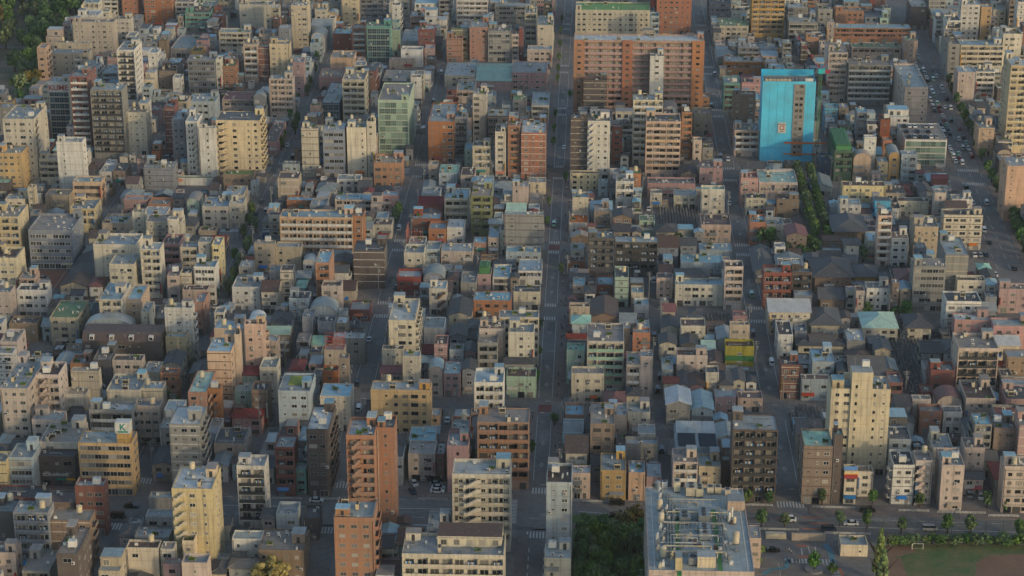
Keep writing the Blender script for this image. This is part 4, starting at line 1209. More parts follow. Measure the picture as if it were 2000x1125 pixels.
        def tank(px, py, rad=1.0, ht=3.4, m=CREAMP):
            x, y = R(px, py)
            b = MB(); b.cyl(0, 0, .5, ht, rad, 16, 0); b.cyl(0, 0, ht, ht + .4, rad, 16, 0, rad * .35)
            for a in range(4): b.bar((rad * .7 * math.cos(a * 1.57 + .8), rad * .7 * math.sin(a * 1.57 + .8), 0), (rad * .7 * math.cos(a * 1.57 + .8), rad * .7 * math.sin(a * 1.57 + .8), .6), .1, 4, 1)
            ob('storage_tank', b.mesh('storage_tank', [m, STEEL]), root, (x, y, RZ))
        for q in ((1288, 997), (1291, 1023), (1295, 1090)): tank(*q, .85, 3.2)
        tank(1285, 955, .8, 2.2, STEEL); tank(1437, 1063, .95, 3.6); tank(1434, 1024, .5, 2, CREAMP); tank(1424, 1022, .4, 3.0, WHITE); tank(1429, 1012, .35, 3, WHITE)
        tank(1348, 1054, .55, 1.8, CREAMP); tank(1369, 1050, .6, 2.1, CREAMP)
        for k, (pa, pb) in enumerate((((1327, 1125), (1321, 1000)), ((1408, 1118), (1393, 998)))):
            (xa, ya), (xb, yb) = R(*pa), R(*pb)
            part(root, 'green_walkway', [GREENW], lambda b: (b.quad((xa - .6, ya, RZ + .35), (xa + .6, ya, RZ + .35), (xb + .6, yb, RZ + .35), (xb - .6, yb, RZ + .35)), [b.box(xa + (xb - xa) * j / 9 - .6, xa + (xb - xa) * j / 9 + .6, ya + (yb - ya) * j / 9 - .1, ya + (yb - ya) * j / 9 + .1, RZ, RZ + .34) for j in range(10)]))
        rp = random.Random(5)
        def pipe(pts, rad, m=STEEL):
            b = MB()
            for a, c in zip(pts, pts[1:]): b.bar(a, c, rad, 7)
            for a in pts[1:-1]: b.bar((a[0], a[1], a[2] - rad), (a[0], a[1], a[2] + rad), rad * 1.25, 7)
            for j in range(1, 8):
                a = Vector(pts[0]).lerp(Vector(pts[1]), j / 8); b.box(a.x - .05, a.x + .05, a.y - .05, a.y + .05, RZ, a.z - rad)
            ob('pipe', b.mesh('pipe', [m]), root)
        for j in range(7):
            (xa, ya), (xb, yb) = R(1302 + j * 3, 1095 - 4 * (j % 3)), R(1300 + j * 2.6, 968 + j * 5); z = RZ + .7 + .35 * (j % 2)
            pipe([(xa, ya, z), (xb, yb, z), (xb + .6, yb + .1, z), (xb + .6, yb + .1, RZ)], .16 + .05 * (j % 2))
        for j in range(5):
            (xa, ya), (xb, yb) = R(1415 + j * 3, 1108 - 8 * j), R(1399 + j * 2.5, 996 + j * 4); z = RZ + .7 + .3 * (j % 2)
            pipe([(xa, ya, z), (xb, yb, z), (xb + .5, yb, z), (xb + .5, yb, RZ)], .15)
        for j in range(24):
            y = rp.uniform(975, 1104); (xa, ya), (xb, yb) = R(rp.uniform(1283, 1320), y), R(rp.uniform(1330, 1420), y + rp.uniform(-3, 3)); z = RZ + rp.uniform(.4, 2.2)
            pipe([(xa, ya, z), (xb, ya, z), (xb, ya - rp.uniform(.5, 2), z), (xb, ya - 2, RZ)], rp.uniform(.1, .2), rp.choice((STEEL, WHITE, CREAMP)))
        for (px, py, w, d, ht, m) in ((1350, 965, 3.2, 4, 2.8, CREAMP), (1366, 967, 2, 3.5, 2.6, CREAMP), (1387, 962, 1.9, 2.6, 2, CREAMP), (1402, 962, 1.9, 2.6, 2, CREAMP), (1421, 966, 1.6, 2.2, 1.8, CREAMP), (1337, 1018, 3, 4.5, 2.2, STEEL), (1374, 1016, 3.0, 5.2, 2.6, STEEL), (1376, 1045, 3.0, 7, 2.2, STEEL), (1353, 1100, 2.4, 3, 2.2, STEEL), (1322, 958, 1.8, 3, 3.2, CREAMP), (1298, 952, 1.6, 1.6, 2.0, WHITE)):
            x, y = R(px, py); b = MB(); b.box(-w / 2, w / 2, -d / 2, d / 2, .3, ht, 0); b.box(-w / 2 + .1, w / 2 - .1, -d / 2 + .1, d / 2 - .1, 0, .3, 1)
            nf = max(1, int(d / 1.6))
            for k in range(nf): b.cyl(0, -d / 2 + d * (k + .5) / nf, ht, ht + .25, min(w, d / nf) * .36, 12, 1)
            ob('cooling_unit', b.mesh('cooling_unit', [m, DARK]), root, (x, y, RZ))
        for (pa, pb, ht, m) in (((1362, 1109), (1396, 1095), 3.2, 'Y'), ((1319, 1116), (1331, 1102), 4, 'Y'), ((1421, 998), (1452, 984), 3.0, 'S')):
            (xa, ya), (xb, yb) = R(*pa), R(*pb)
            part(root, 'roof_room', [WM[m], RM['g']], lambda b: b.box(xa, xb, min(ya, D - 6), max(yb, ya + 2.5), RZ, RZ + ht, 0, mt=1))
        def rack(b):
            for j in range(5):
                xa, ya = R(1326, 1040 + j * 14); xb, _ = R(1412, 1040 + j * 14)
                b.bar((xa, ya, RZ + 3.2), (xb, ya, RZ + 3.2), .07, 4)
                for x in (xa, (xa + xb) / 2, xb): b.bar((x, ya, RZ), (x, ya, RZ + 3.2), .06, 4)
        part(root, 'pipe_rack', [STEEL], rack)
        def rail(b):
            for x in (-wx + 1.6, wx - 1.6):
                for z in (.5, 1.0): b.bar((x, 1, RZ + z), (x, D - 1, RZ + z), .05, 4)
                for j in range(40): b.bar((x, 1 + (D - 2) * j / 39, RZ), (x, 1 + (D - 2) * j / 39, RZ + 1), .04, 4)
        part(root, 'roof_railing', [WHITE], rail)
        for j in range(26):
            px, py = rp.uniform(1278, 1318), rp.uniform(965, 1110); x, y = R(px, py); b = MB(); z = rp.uniform(.8, 2)
            b.box(-.4, .4, -.35, .35, 0, z); b.bar((.3, 0, z), (.3, 1.6, z), .12, 6); b.cyl(0, 0, z, z + .6, .25, 8); ob('pump', b.mesh('pump', [rp.choice((STEEL, WHITE, CREAMP))]), root, (x, y, RZ))
        for j in range(24):
            px, py = rp.uniform(1335, 1440), rp.uniform(1010, 1105); x, y = R(px, py); b = MB(); z = rp.uniform(.6, 1.6)
            b.box(-.5, .5, -.35, .35, 0, z); b.bar((-.2, 0, z), (-.2, -1.4, z), .1, 6); ob('pump', b.mesh('pump', [rp.choice((STEEL, WHITE, BROWNP))]), root, (x, y, RZ))
    elif sp == 'lime':
        part(root, 'shopfront', [GREENW], lambda b: b.box(-wx - .02, wx + .02, -.35, -.1, 2.3, 4.2))
    elif sp == 'topfloor':
        (xa, ya), (xb, yb) = at(854, 1047, h + 3.2), at(983, 1022, h + 3.2)
        tf = part(root, 'top_floor', [WM['C'], RM['n']], lambda b: (b.box(xa, xb, ya, yb, h + .015, h + 3.2, 0, mt=1), b.box(xa - .3, xb + .3, ya - .5, ya - .05, h + 2.7, h + 2.95)))
        for k in range(5): ob('window', WIN['a'], tf, (xa + (xb - xa) * (k + .5) / 5, ya, h + .6), 0, (1.6, 1, 1.6))
    elif sp == 'slab':
        for pa, pb in ((1121, 1142), (1216, 1236), (1352, 1376)):
            (xa, _), (xb, _) = at(pa, 82, h), at(pb, 82, h); xa, xb = max(xa, -wx), min(xb, wx)
            ep = part(root, 'end_panel', [WM['O']], lambda b: b.box(xa - (.1 if xa <= -wx else 0), xb + (.1 if xb >= wx else 0), -.3, -.02, 0, h + .9, bottom=False))
            for k in range(n): ob('window', WIN['d'], ep, ((xa + xb) / 2, -.3, k * fh + 1.1), 0, (1.6, 1, 1.1))
# ------------------------------------------------------------------ ground, streets, kerbs, markings
mb = MB(); mb.quad((-2500, -300, -.02), (2500, -300, -.02), (2500, 6000, -.02), (-2500, 6000, -.02)); struct('ground', mb, [LOT])
SX = [(-205, 3.0), (-140, 4.0), (-77, 4.0), (-14, 6.2), (63, 4.0)]
ALLEY = [(-105, 571, 737, 1.8), (25, 571, 737, 2.0), (-45, 649, 737, 1.8), (110, 590, 737, 2.2), (-172, 571, 737, 1.8), (-172, 809, 910, 1.8), (-45, 737, 809, 1.6), (25, 737, 809, 1.6), (25, 809, 910, 1.6), (-105, 737, 809, 1.6), (-45, 910, 1010, 1.8)]
SY = [(649, 2.2), (737, 3.6), (809, 2.6), (910, 5.5), (1010, 2.6), (1092, 3.8), (1187, 3.0), (1290, 4)]
def s5(y): return 167.8 + (y - 790) * .035
mb = MB()
for x, w in SX: mb.quad((x - w, 585, 0), (x + w, 585, 0), (x + w, 1500, 0), (x - w, 1500, 0))
for x, w in SX[1:4]: mb.quad((x - w, 400, 0), (x + w, 400, 0), (x + w, 560, 0), (x - w, 560, 0))
mb.quad((s5(600) - 5.5, 600, 0), (s5(600) + 5.5, 600, 0), (s5(1500) + 5.5, 1500, 0), (s5(1500) - 5.5, 1500, 0))
mb.quad((-300, 560, 0), (20, 559, 0), (20, 582, 0), (-300, 585, 0)); mb.quad((20, 553, 0), (260, 545, 0), (260, 573, 0), (20, 582, 0))
struct('road', mb, [ASPH])
mb = MB()
for y, w in SY: mb.quad((-420, y - w, .004), (420, y - w, .004), (420, y + w, .004), (-420, y + w, .004))
struct('cross_street', mb, [ASPH])
mb = MB()
for x, a, c, w in ALLEY: mb.quad((x - w, a, .008), (x + w, a, .008), (x + w, c, .008), (x - w, c, .008))
struct('alley', mb, [ASPH])
mb = MB()                                           # raised pavements with kerbs
ys = [587] + [y for y, w in SY]; cuts = [(a + (w0 if i else 0) + 3, c - w1 - 3) for i, (a, c, w0, w1) in enumerate(zip(ys, ys[1:], [0] + [w for y, w in SY], [w for y, w in SY]))]
for a, c in cuts:
    for s_ in (-1, 1):
        xa, xb = sorted((-14 + s_ * 2.7, -14 + s_ * 6.1)); mb.box(xa, xb, a, c, 0, .13, bottom=False)
        if a > 600:
            for xx in (s5(a) + s_ * 5.5, ): 
                xa, xb = sorted((xx, xx + s_ * 3.2)); sh = s5(c) - s5(a)
                i = len(mb.v); mb.box(xa, xb, a, c, 0, .13, bottom=False)
                for q in (2, 3, 6, 7): mb.v[i + q] = (mb.v[i + q][0] + sh, mb.v[i + q][1], mb.v[i + q][2])
for xa, xb in ((-230, -145), (-135, -82), (-72, -22), (-6, 22), (28, 58), (68, 107), (113, 230)):
    y = 573 if xa > 20 else 579.5
    mb.box(xa, xb, y + .3 - max(0, xa - 20) * .02, y + 5, 0, .13, bottom=False)
for xa, xb in ((-133, -84), (-70, -22), (-6, 14)): mb.box(xa, xb, 560, 564, 0, .13, bottom=False)
for s_ in (-1, 1):
    xa, xb = sorted((-14 + s_ * 2.7, -14 + s_ * 6.1)); mb.box(xa, xb, 440, 556, 0, .13, bottom=False)
struct('pavement', mb, [WALK])
mk = MB(); Z = .015
def rect(x0, x1, y0, y1, m=0): mk.quad((x0, y0, Z), (x1, y0, Z), (x1, y1, Z), (x0, y1, Z), m)
def xwalk_ns(x, y, w, l=3.4):                        # walkers cross a north-south street
    k = int(2 * w / .95)
    for j in range(k): xx = x - w + .25 + j * .95; rect(xx, xx + .48, y - l / 2, y + l / 2)
def xwalk_ew(x, y, w, l=3.4):
    k = int(2 * w / .95)
    for j in range(k): yy = y - w + .25 + j * .95; rect(x - l / 2, x + l / 2, yy, yy + .48)
for x, w in SX:
    for y, v in SY:
        if y in (737, 910) or (y == 809 and x > -100) or (y in (1010, 1092, 1187) and x > -30):
            xwalk_ns(x, y - v - 3.2, w - .6 if x != -14 else 2.6); xwalk_ns(x, y + v + 3.2, w - .6 if x != -14 else 2.6)
            if y == 910: xwalk_ew(x - w - 3, y, v - .8); xwalk_ew(x + w + 3, y, v - .8)
    for s_ in (-1, 1):
        e = (w - .8) if x != -14 else 2.3
        for (ya, yb) in cuts: rect(x + s_ * e - .09, x + s_ * e + .09, ya + 2.5, yb - 2.5)
    for (ya, yb) in cuts:                            # stop lines and painted strokes
        rect(x - 1.6, x - .1, yb + .2, yb + .6); rect(x + .1, x + 1.8, ya - .6, ya - .2)
        for yy in (ya + 14, ya + 30):
            if x in (-14, 63):
                for a in range(4):
                    p = [(.0, 1.6), (.7, 0), (0, -1.6), (-.7, 0)]; q0 = p[a]; q1 = p[(a + 1) % 4]
                    mk.quad((x + q0[0], yy + q0[1], Z), (x + q1[0], yy + q1[1], Z), (x + q1[0] * .68, yy + q1[1] * .68, Z), (x + q0[0] * .68, yy + q0[1] * .68, Z))
for y in (648, 809): mk.quad((-16.2, y - 3, Z + .004), (-11.8, y - 3, Z + .004), (-11.8, y + 3, Z + .004), (-16.2, y + 3, Z + .004), 2)
for px, py in ((262, 985), (240, 995), (655, 970), (1060, 972), (1545, 988)): pass
for x, yy, w in ((-140, 587.5, 5), (-77, 587, 4.5), (-14, 585.5, 2.7), (63, 579, 4.6), (-140, 556.5, 5), (-77, 556.5, 4.5), (-14, 556, 3.5)): xwalk_ns(x, yy, w, 4)
for x in (-149, -131, -69, -22.5): xwalk_ew(x, 571.5, 8.5, 3.6)
for k in range(46):
    x = -130 + k * 6
    if min(abs(x - q) for q in (-140, -77, -14)) > 14 and x < 20: rect(x, x + 3.5, 577.5, 577.7); rect(x, x + 3.5, 566, 566.2)
    if x > 24 and abs(x - 63) > 9: rect(x, x + 4, 571.5 - (x - 20) * .03, 571.7 - (x - 20) * .03); rect(x, x + 4, 558.5 - (x - 20) * .03, 558.7 - (x - 20) * .03)
for xa, xb in ((-130, -86), (-68, -26), (-2, 54), (72, 150)): ya = 571.8 if xa < 0 else 566.5 - (xa - 20) * .03; yb = 571.8 if xb < 0 else 566.5 - (xb - 20) * .03; mk.quad((xa, ya - .16, Z), (xb, yb - .16, Z), (xb, yb + .16, Z), (xa, ya + .16, Z))
for px, py, l in ((1585, 1011, 6), (1600, 1023, 6), (1590, 1033, 7), (1530, 1012, 5)):
    x, y = gp(px, py); rect(x - l / 2, x + l / 2, y - .4, y + .4, 1)
for k in range(30):                                  # avenue on the right
    y = 790 + k * 12; rect(s5(y) - .1, s5(y) + .1, y, y + 6); rect(s5(y) - 5.1, s5(y) - 4.95, y, y + 6); rect(s5(y) + 4.95, s5(y) + 5.1, y, y + 6)
xwalk_ns(s5(898), 900, 5, 4); xwalk_ns(s5(922), 920, 5, 4)
# lines on the roadway of the central street near the bottom
for k in range(20): rect(-16.4, -16.1, 545 - k * 5, 547.5 - k * 5); rect(-11.9, -11.6, 545 - k * 5, 547.5 - k * 5)
ap = MB(); ra = random.Random(8)
for k in range(90):
    x, w = ra.choice(SX); y = ra.uniform(590, 1100); a = ra.uniform(.6, 1.6); l = ra.uniform(2, 14); x += ra.uniform(-2, 2) if x != -14 else ra.uniform(-1, 1); z = .009 + k * .00004
    ap.quad((x - a, y, z), (x + a, y, z), (x + a, y + l, z), (x - a, y + l, z), k % 2)
for k in range(25):
    x = ra.uniform(-140, 150); y = ra.uniform(560, 570); l = ra.uniform(2, 12); a = ra.uniform(.5, 1.4); z = .009 + k * .00004; ap.quad((x, y - a, z), (x + l, y - a, z), (x + l, y + a, z), (x, y + a, z), k % 2)
struct('asphalt_patches', ap, [ground_mat('fresh_asphalt', '525251', '5c5b59', .2, 1), ground_mat('worn_asphalt', '7d7b77', '706e6b', .2, 1)])
# car park at the bottom right
def w2(px, py): return gp(px, py)
lot0 = w2(1478, 1060); lot1 = w2(1735, 1125)
mb = MB(); mb.quad((w2(1475, 1122)[0], 470, .004), (w2(1722, 1060)[0], 470, .004), (w2(1722, 1060)[0], 552, .004), (w2(1475, 1060)[0], 552, .004)); struct('car_park', mb, [ASPH])
for j in range(7): y = 516 + j * 3.6; rect(48.5, 56, y, y + .14); 
rect(56, 56.14, 512, 541.6)
for j in range(5): y = 512 + j * 4.4; rect(77.5, 83.5, y, y + .14)
def pline(pts, w, m):
    for (a, b_) in zip(pts, pts[1:]):
        p = Vector(w2(*a)); q = Vector(w2(*b_)); d = (q - p).normalized(); nn = Vector((-d.y, d.x)) * w / 2
        mk.quad((p.x - nn.x, p.y - nn.y, Z), (q.x - nn.x, q.y - nn.y, Z), (q.x + nn.x, q.y + nn.y, Z), (p.x + nn.x, p.y + nn.y, Z), m)
pline([(1490, 1122), (1505, 1112), (1535, 1109), (1540, 1092)], 1.4, 3); pline([(1612, 1062), (1622, 1078), (1628, 1102)], 1.6, 3)
pline([(1556, 1066), (1576, 1066)], 1.0, 1); pline([(1560, 1087), (1605, 1087)], 1.0, 1); pline([(1578, 1066), (1583, 1084)], .2, 0); pline([(1565, 1071), (1567, 1084)], .35, 0); pline([(1592, 1068), (1594, 1082)], .35, 0); pline([(1640, 1109), (1646, 1125)], .9, 1)
x, y = w2(1580, 1096)
for j in range(15): rect(x - 7 + j * .98, x - 6.5 + j * .98, y - 1.4, y + 1.4)
for j in range(8):
    x, y = w2(1624 + j * 1.5, 1103 + j * 3); rect(x - 1.4, x + 1.4, y - .2, y + .2)
struct('road_markings', mk, [MARK, MARKO, MARKR, MARKB])
# other ground sheets
def sheet(nm, pts, mat, z=.006):
    rj = random.Random(len(pts) * 13 + int(pts[0][0])); jit = 2.6 if nm == 'bare_earth' else 0; q = []
    for a, c in zip(pts, pts[1:] + pts[:1]): q += [(a[0] + (c[0] - a[0]) * k / 12 + rj.uniform(-jit, jit) * (k > 0), a[1] + (c[1] - a[1]) * k / 12 + rj.uniform(-jit, jit) * .6 * (k > 0)) for k in range(12)]
    pts = q; b = MB(); i = len(b.v); b.v += [(*w2(*p), z) for p in pts]; b.f.append(tuple(range(len(pts)))[::-1]); b.m.append(0); return struct(nm, b, [mat])
sheet('field_grass', [(1722, 1064), (2200, 1064), (2200, 1200), (1722, 1200)], PGRASS)
sheet('bare_earth', [(1726, 1068), (1778, 1066), (1790, 1078), (1750, 1088), (1726, 1086)], EARTH, .012); sheet('bare_earth', [(1905, 1098), (1935, 1084), (2200, 1078), (2200, 1200), (1905, 1200)], EARTH, .012); sheet('bare_earth', [(1728, 1086), (1760, 1090), (1772, 1125), (1765, 1200), (1728, 1200)], EARTH, .016)
sheet('garden_lawn', [(1118, 1005), (1262, 1005), (1262, 1200), (1118, 1200)], GRASS)
sheet('red_yard', [(38, 528), (132, 528), (125, 562), (-10, 575), (-10, 556)], ground_mat('red_yard_paving', '7a4a3a', '8a6450'))
sheet('park_ground', [(-300, 90), (98, 95), (60, 225), (-300, 260)], PARKG); sheet('park_ground', [(-300, -60), (240, -60), (150, 90), (-300, 90)], PARKG, .016)
sheet('temple_path', [(1572, 340), (1596, 340), (1612, 470), (1588, 470)], WALK, .012)
# ------------------------------------------------------------------ infill houses on the free lots
GX0, GY0, GW, GH = -430, 455, 860, 1000
grid = [bytearray(GW) for _ in range(GH)]
def mark(x0, x1, y0, y1):
    a = max(0, int(math.floor(x0 - GX0))); b = min(GW, int(math.ceil(x1 - GX0)))
    for y in range(max(0, int(math.floor(y0 - GY0))), min(GH, int(math.ceil(y1 - GY0)))):
        if b > a: grid[y][a:b] = b'\1' * (b - a)
def free(x0, x1, y0, y1):
    a = int(math.floor(x0 - GX0)); b = int(math.ceil(x1 - GX0)); c = int(math.floor(y0 - GY0)); d = int(math.ceil(y1 - GY0))
    if a < 0 or b > GW or c < 0 or d > GH: return False
    return all(grid[y].find(1, a, b) < 0 for y in range(c, d))
def markpoly(pts):
    P = [gp(*p) for p in pts]; xs = [p[0] for p in P]; ys_ = [p[1] for p in P]
    for y in range(int(min(ys_)), int(max(ys_)) + 1):
        for x in range(int(min(xs)), int(max(xs)) + 1):
            ins = False
            for (ax, ay), (bx, by) in zip(P, P[1:] + P[:1]):
                if (ay > y) != (by > y) and x < (bx - ax) * (y - ay) / (by - ay) + ax: ins = not ins
            if ins: mark(x, x + .9, y, y + .9)
def rectp(a, b, c, d): return [(a, b), (c, b), (c, d), (a, d)]
for o in OCC: mark(o[0] + .4, o[1] - .4, o[2] + .4, o[3] - .2)
CEM = [rectp(1284, 408, 1366, 462), rectp(1376, 617, 1428, 655), [(1690, 652), (1832, 652), (1825, 690), (1760, 692), (1692, 676)], [(1738, 690), (1778, 690), (1810, 780), (1762, 780)], rectp(1714, 508, 1778, 550), [(1536, 800), (1612, 795), (1616, 846), (1548, 850)]]
PARKING = [rectp(800, 928, 870, 972), rectp(845, 782, 925, 830), rectp(1884, 486, 1962, 548), rectp(1690, 205, 1740, 246), rectp(838, 352, 868, 378), rectp(1706, 915, 1740, 985), rectp(1886, 968, 1930, 1000), rectp(1660, 645, 1690, 685)]
for z in CEM + PARKING: markpoly(z)
markpoly([(38, 528), (132, 528), (125, 562), (-10, 575), (-10, 556)]); markpoly(rectp(1566, 330, 1616, 485)); markpoly(rectp(1505, 470, 1600, 512)); markpoly([(-400, 90), (98, 90), (85, 130), (60, 225), (-400, 290)]); markpoly([(-400, -60), (245, -60), (190, 0), (150, 92), (-400, 92)])
markpoly(rectp(1500, -50, 1600, 15)); markpoly(rectp(1800, 180, 1880, 330)); markpoly(rectp(1620, 595, 1700, 618))
r = random.Random(77)
XB = [(-420, -208.5), (-201.5, -173.8), (-170.2, -144.5), (-135.5, -107), (-103, -81.5), (-72.5, -47), (-43, -20.6), (-7.4, 22.8), (27.2, 58.5), (67.5, 107.6), (112.4, 140), (141.5, None), ('s5', 420)]
YB = [(587, 645.5), (652.5, 732.5), (741.5, 805), (813, 904), (916, 1006), (1014, 1087), (1097.5, 1183), (1191, 1285), (1295, 1400)]
BLOCKS = [(xa, xb, ya, yb) for ya, yb in YB for xa, xb in XB] + [(-200, -146, 470, 556), (-134, -83, 470, 556), (-71, -22.5, 470, 556)]
HAND = [(s['px'], s['y0'], s) for s in SPEC]
def blocks_view(x0, x1, y0, y1, h):
    pa = proj(x0, y1, h); pb = proj(x1, y1, h)
    for (xl, xr, yt, nb), hy, s in HAND:
        if hy <= y0 + 1: continue
        ov = min(pb[0], xr) - max(pa[0], xl)
        if ov < 4: continue
        if nb >= 40: lim = nb - 4
        else:
            base = proj((s['x0'] + s['x1']) / 2, hy, 0)[1]; lim = yt + (max(13, .5 * (base - yt)) if s['h'] > 13 else max(8, .32 * (base - yt)))
        if min(pa[1], pb[1]) < lim and proj(x0, y0, 0)[1] > yt: return True
    return False
WW = 'W' * 22 + 'C' * 11 + 'A' * 9 + 'B' * 6 + 'G' * 20 + 'T' * 7 + 'V' * 10 + 'L' * 11 + 'P' * 6 + 'O' * 4 + 'S' * 3 + 'N' * 6 + 'D' * 5 + 'R' * 5 + 'M' * 3 + 'Q' + 'F'
FR = 'g' * 34 + 'b' * 20 + 'w' * 8 + 's' * 20 + 'd' * 10 + 'n' * 5 + 'e' * 2 + 't' * 3
PR = 'd' * 46 + 'n' * 20 + 'g' * 18 + 'r' * 6 + 'b' * 6 + 't' * 3
nfill = 0; FILL = []
for (xa, xb, ya, yb) in BLOCKS:
    if xa == 's5': xa = s5(yb) + 9.5
    if xb is None: xb = s5(ya) - 9.5
    y = ya
    while y < yb - 5:
        x = xa
        while x < xb - 4:
            done = False
            px, py = proj(x, y, 4)
            if -70 < px < 2070 and -25 < py < 1165:
                for (w, d) in ((r.uniform(6.5, 11.5) if y < 930 else r.uniform(8, 15), r.uniform(9, 14) if y < 930 else r.uniform(10, 16)), (r.uniform(5, 7.5), r.uniform(8, 11)), (r.uniform(4.2, 5.5), r.uniform(6, 9))):
                    if x + w > xb or y + d > yb or not free(x, x + w, y, y + d): continue
                    far = y > 930
                    n = r.choices((2, 3, 4, 5, 6, 7), (.6, .29, .07, .03, .01, .0) if not far else (.18, .3, .2, .14, .1, .08))[0]
                    if w < 5 and n > 4: n = 3
                    pitched = r.random() < (.64 if not far else .3) and n <= 3
                    ok = False
                    while n >= 1:
                        hh = n * 2.7 + .3
                        if not blocks_view(x, x + w, y, y + d, hh + (1.5 if pitched else .8)): ok = True; break
                        n -= 1
                    if not ok: continue
                    if n == 1 and r.random() < .5: mark(x + .4, x + w - .4, y + .4, y + d - .2); done = True; x += w; break
                    wall = r.choice(WW); shape = 'F'
                    if pitched: shape = r.choice('GgHg'); wall = r.choice('WCGAGTWVWLB'); roof = r.choice(PR)
                    else: roof = r.choice(FR); shape = 'V' if r.random() < .02 else 'F'
                    front = r.choices(('w', 'n', 'b', 's'), (.62, .16, .16, .06))[0] if n >= 3 else r.choice('wwwn')
                    side = r.choice('wnnwb') if n >= 3 else r.choice('wn')
                    g = r.uniform(.15, .45)
                    FILL.append((x + g, x + w - g, y + r.uniform(.1, .5), y + d - .3, hh, wall, roof, front, side, shape, r.randrange(10 ** 6))); nfill += 1
                    mark(x + .4, x + w - .4, y + .4, y + d - .2); x += w; done = True; break
            if not done: x += 1.0
        y += 1.0
for (xa, xb, ya, yb) in BLOCKS:                      # sheds, annexes and tiny houses in the leftover strips
    if xa == 's5': xa = s5(yb) + 9.5
    if xb is None: xb = s5(ya) - 9.5
    y = ya
    while y < yb - 3:
        x = xa
        while x < xb - 3:
            px, py = proj(x, y, 3); step = 1.0
            if -20 < px < 2020 and -20 < py < 1150:
                for w, d in ((r.uniform(6, 9), r.uniform(4.5, 7)), (r.uniform(3.6, 5.5), r.uniform(4.5, 8)), (r.uniform(3, 4), r.uniform(3.4, 5))):
                    if x + w > xb or y + d > yb or not free(x, x + w, y, y + d): continue
                    hh = r.choice((3.0, 3.2, 5.6, 5.9, 6.2))
                    if blocks_view(x, x + w, y, y + d, hh + .5):
                        hh = 3.0
                        if blocks_view(x, x + w, y, y + d, 3.2): continue
                    sh_ = r.choice('FFGgg'); FILL.append((x + .15, x + w - .15, y + .15, y + d - .15, hh, r.choice('WCAGTVLBND'), r.choice('dngdsrb' if sh_ != 'F' else 'gsbdnw'), 'w' if hh > 4 else 'n', 'n', sh_, r.randrange(10 ** 6) * 5 + 3)); mark(x + .2, x + w - .2, y + .2, y + d - .2); step = w; break
            x += step
        y += 1.0
print('infill', nfill, len(FILL))
# what the photograph shows of each lot: walk from near to far and keep a coverage raster
RW, RH = 500, 282
cov = [bytearray(RW) for _ in range(RH)]
def cover(x0, x1, y0, y1, h):
    P = [proj(x, y, z) for x in (x0, x1) for y in (y0, y1) for z in (0, h)]
    P = [(a / 4, c / 4) for a, c in P]; ya_ = max(0, int(min(p[1] for p in P))); yb_ = min(RH - 1, int(max(p[1] for p in P)) + 1); got = 0
    P = sorted(P)
    def half(Q):
        o = []
        for p in Q:
            while len(o) > 1 and (o[-1][0] - o[-2][0]) * (p[1] - o[-2][1]) - (o[-1][1] - o[-2][1]) * (p[0] - o[-2][0]) <= 0: o.pop()
            o.append(p)
        return o
    hull = half(P)[:-1] + half(P[::-1])[:-1]
    for y in range(ya_, yb_ + 1):
        xs = []
        for (ax, ay), (bx, by) in zip(hull, hull[1:] + hull[:1]):
            if (ay > y) != (by > y): xs.append((bx - ax) * (y - ay) / (by - ay) + ax)
        if len(xs) < 2: continue
        a = max(0, int(round(min(xs)))); c = min(RW, int(round(max(xs))))
        if c > a: got += (c - a) - sum(cov[y][a:c]); cov[y][a:c] = b'\1' * (c - a)
    return got
ALLB = sorted([(s['y0'], 0, (s['x0'], s['x1'], s['y0'], s['y1'], s['h'])) for s in SPEC] + [(f[2], 1, f) for f in FILL], key=lambda t: t[0])
seen = []
for y0_, isf, f in ALLB:
    g = cover(*f[:5])
    if isf and g >= 4: seen.append((g, f))
byk = {}
for g, f in seen:
    n_ = max(1, round((f[4] - .4) / 2.95)); byk.setdefault(noun_of(n_, f[1] - f[0], f[3] - f[2], f[7], f[9], f[6])[0], []).append((g, f))
handk = {}
for i in INFO: k_ = i['o'].name.split('.')[0]; handk[k_] = handk.get(k_, 0) + 1
for k_, L in byk.items():
    L.sort(key=lambda t: -t[0]); room = max(0, 296 - handk.get(k_, 0)); print(k_, len(L), handk.get(k_, 0))
    for g, f in L[:room]: build(*f[:10], random.Random(f[10]), 1 if g > 14 else 0, None, None, 'setback' if f[10] % 5 < 2 else None)
    rest = L[room:]
    if rest:
        b = MB(); mats = []; n0 = len(INFO)
        for g, f in rest:
            root = build(*f[:10], random.Random(f[10]), 0)[0]
            for c in list(CHILD[root]):
                M = Matrix.Translation(root.location) @ c.matrix_basis; i = len(b.v); b.v += [tuple(M @ v.co) for v in c.data.vertices]
                idx = []
                for m in c.data.materials:
                    if m not in mats: mats.append(m)
                    idx.append(mats.index(m))
                for p in c.data.polygons: b.f.append(tuple(i + q for q in p.vertices)); b.m.append(idx[p.material_index])
                bpy.data.objects.remove(c)
            bpy.data.objects.remove(root)
        del INFO[n0:]
        o = ob(k_, b.mesh(k_, mats)); o['kind'] = 'stuff'; tag(o, 'mass of small ' + k_.replace('_', ' ') + 's filling the back streets', k_.replace('_', ' ') + 's')
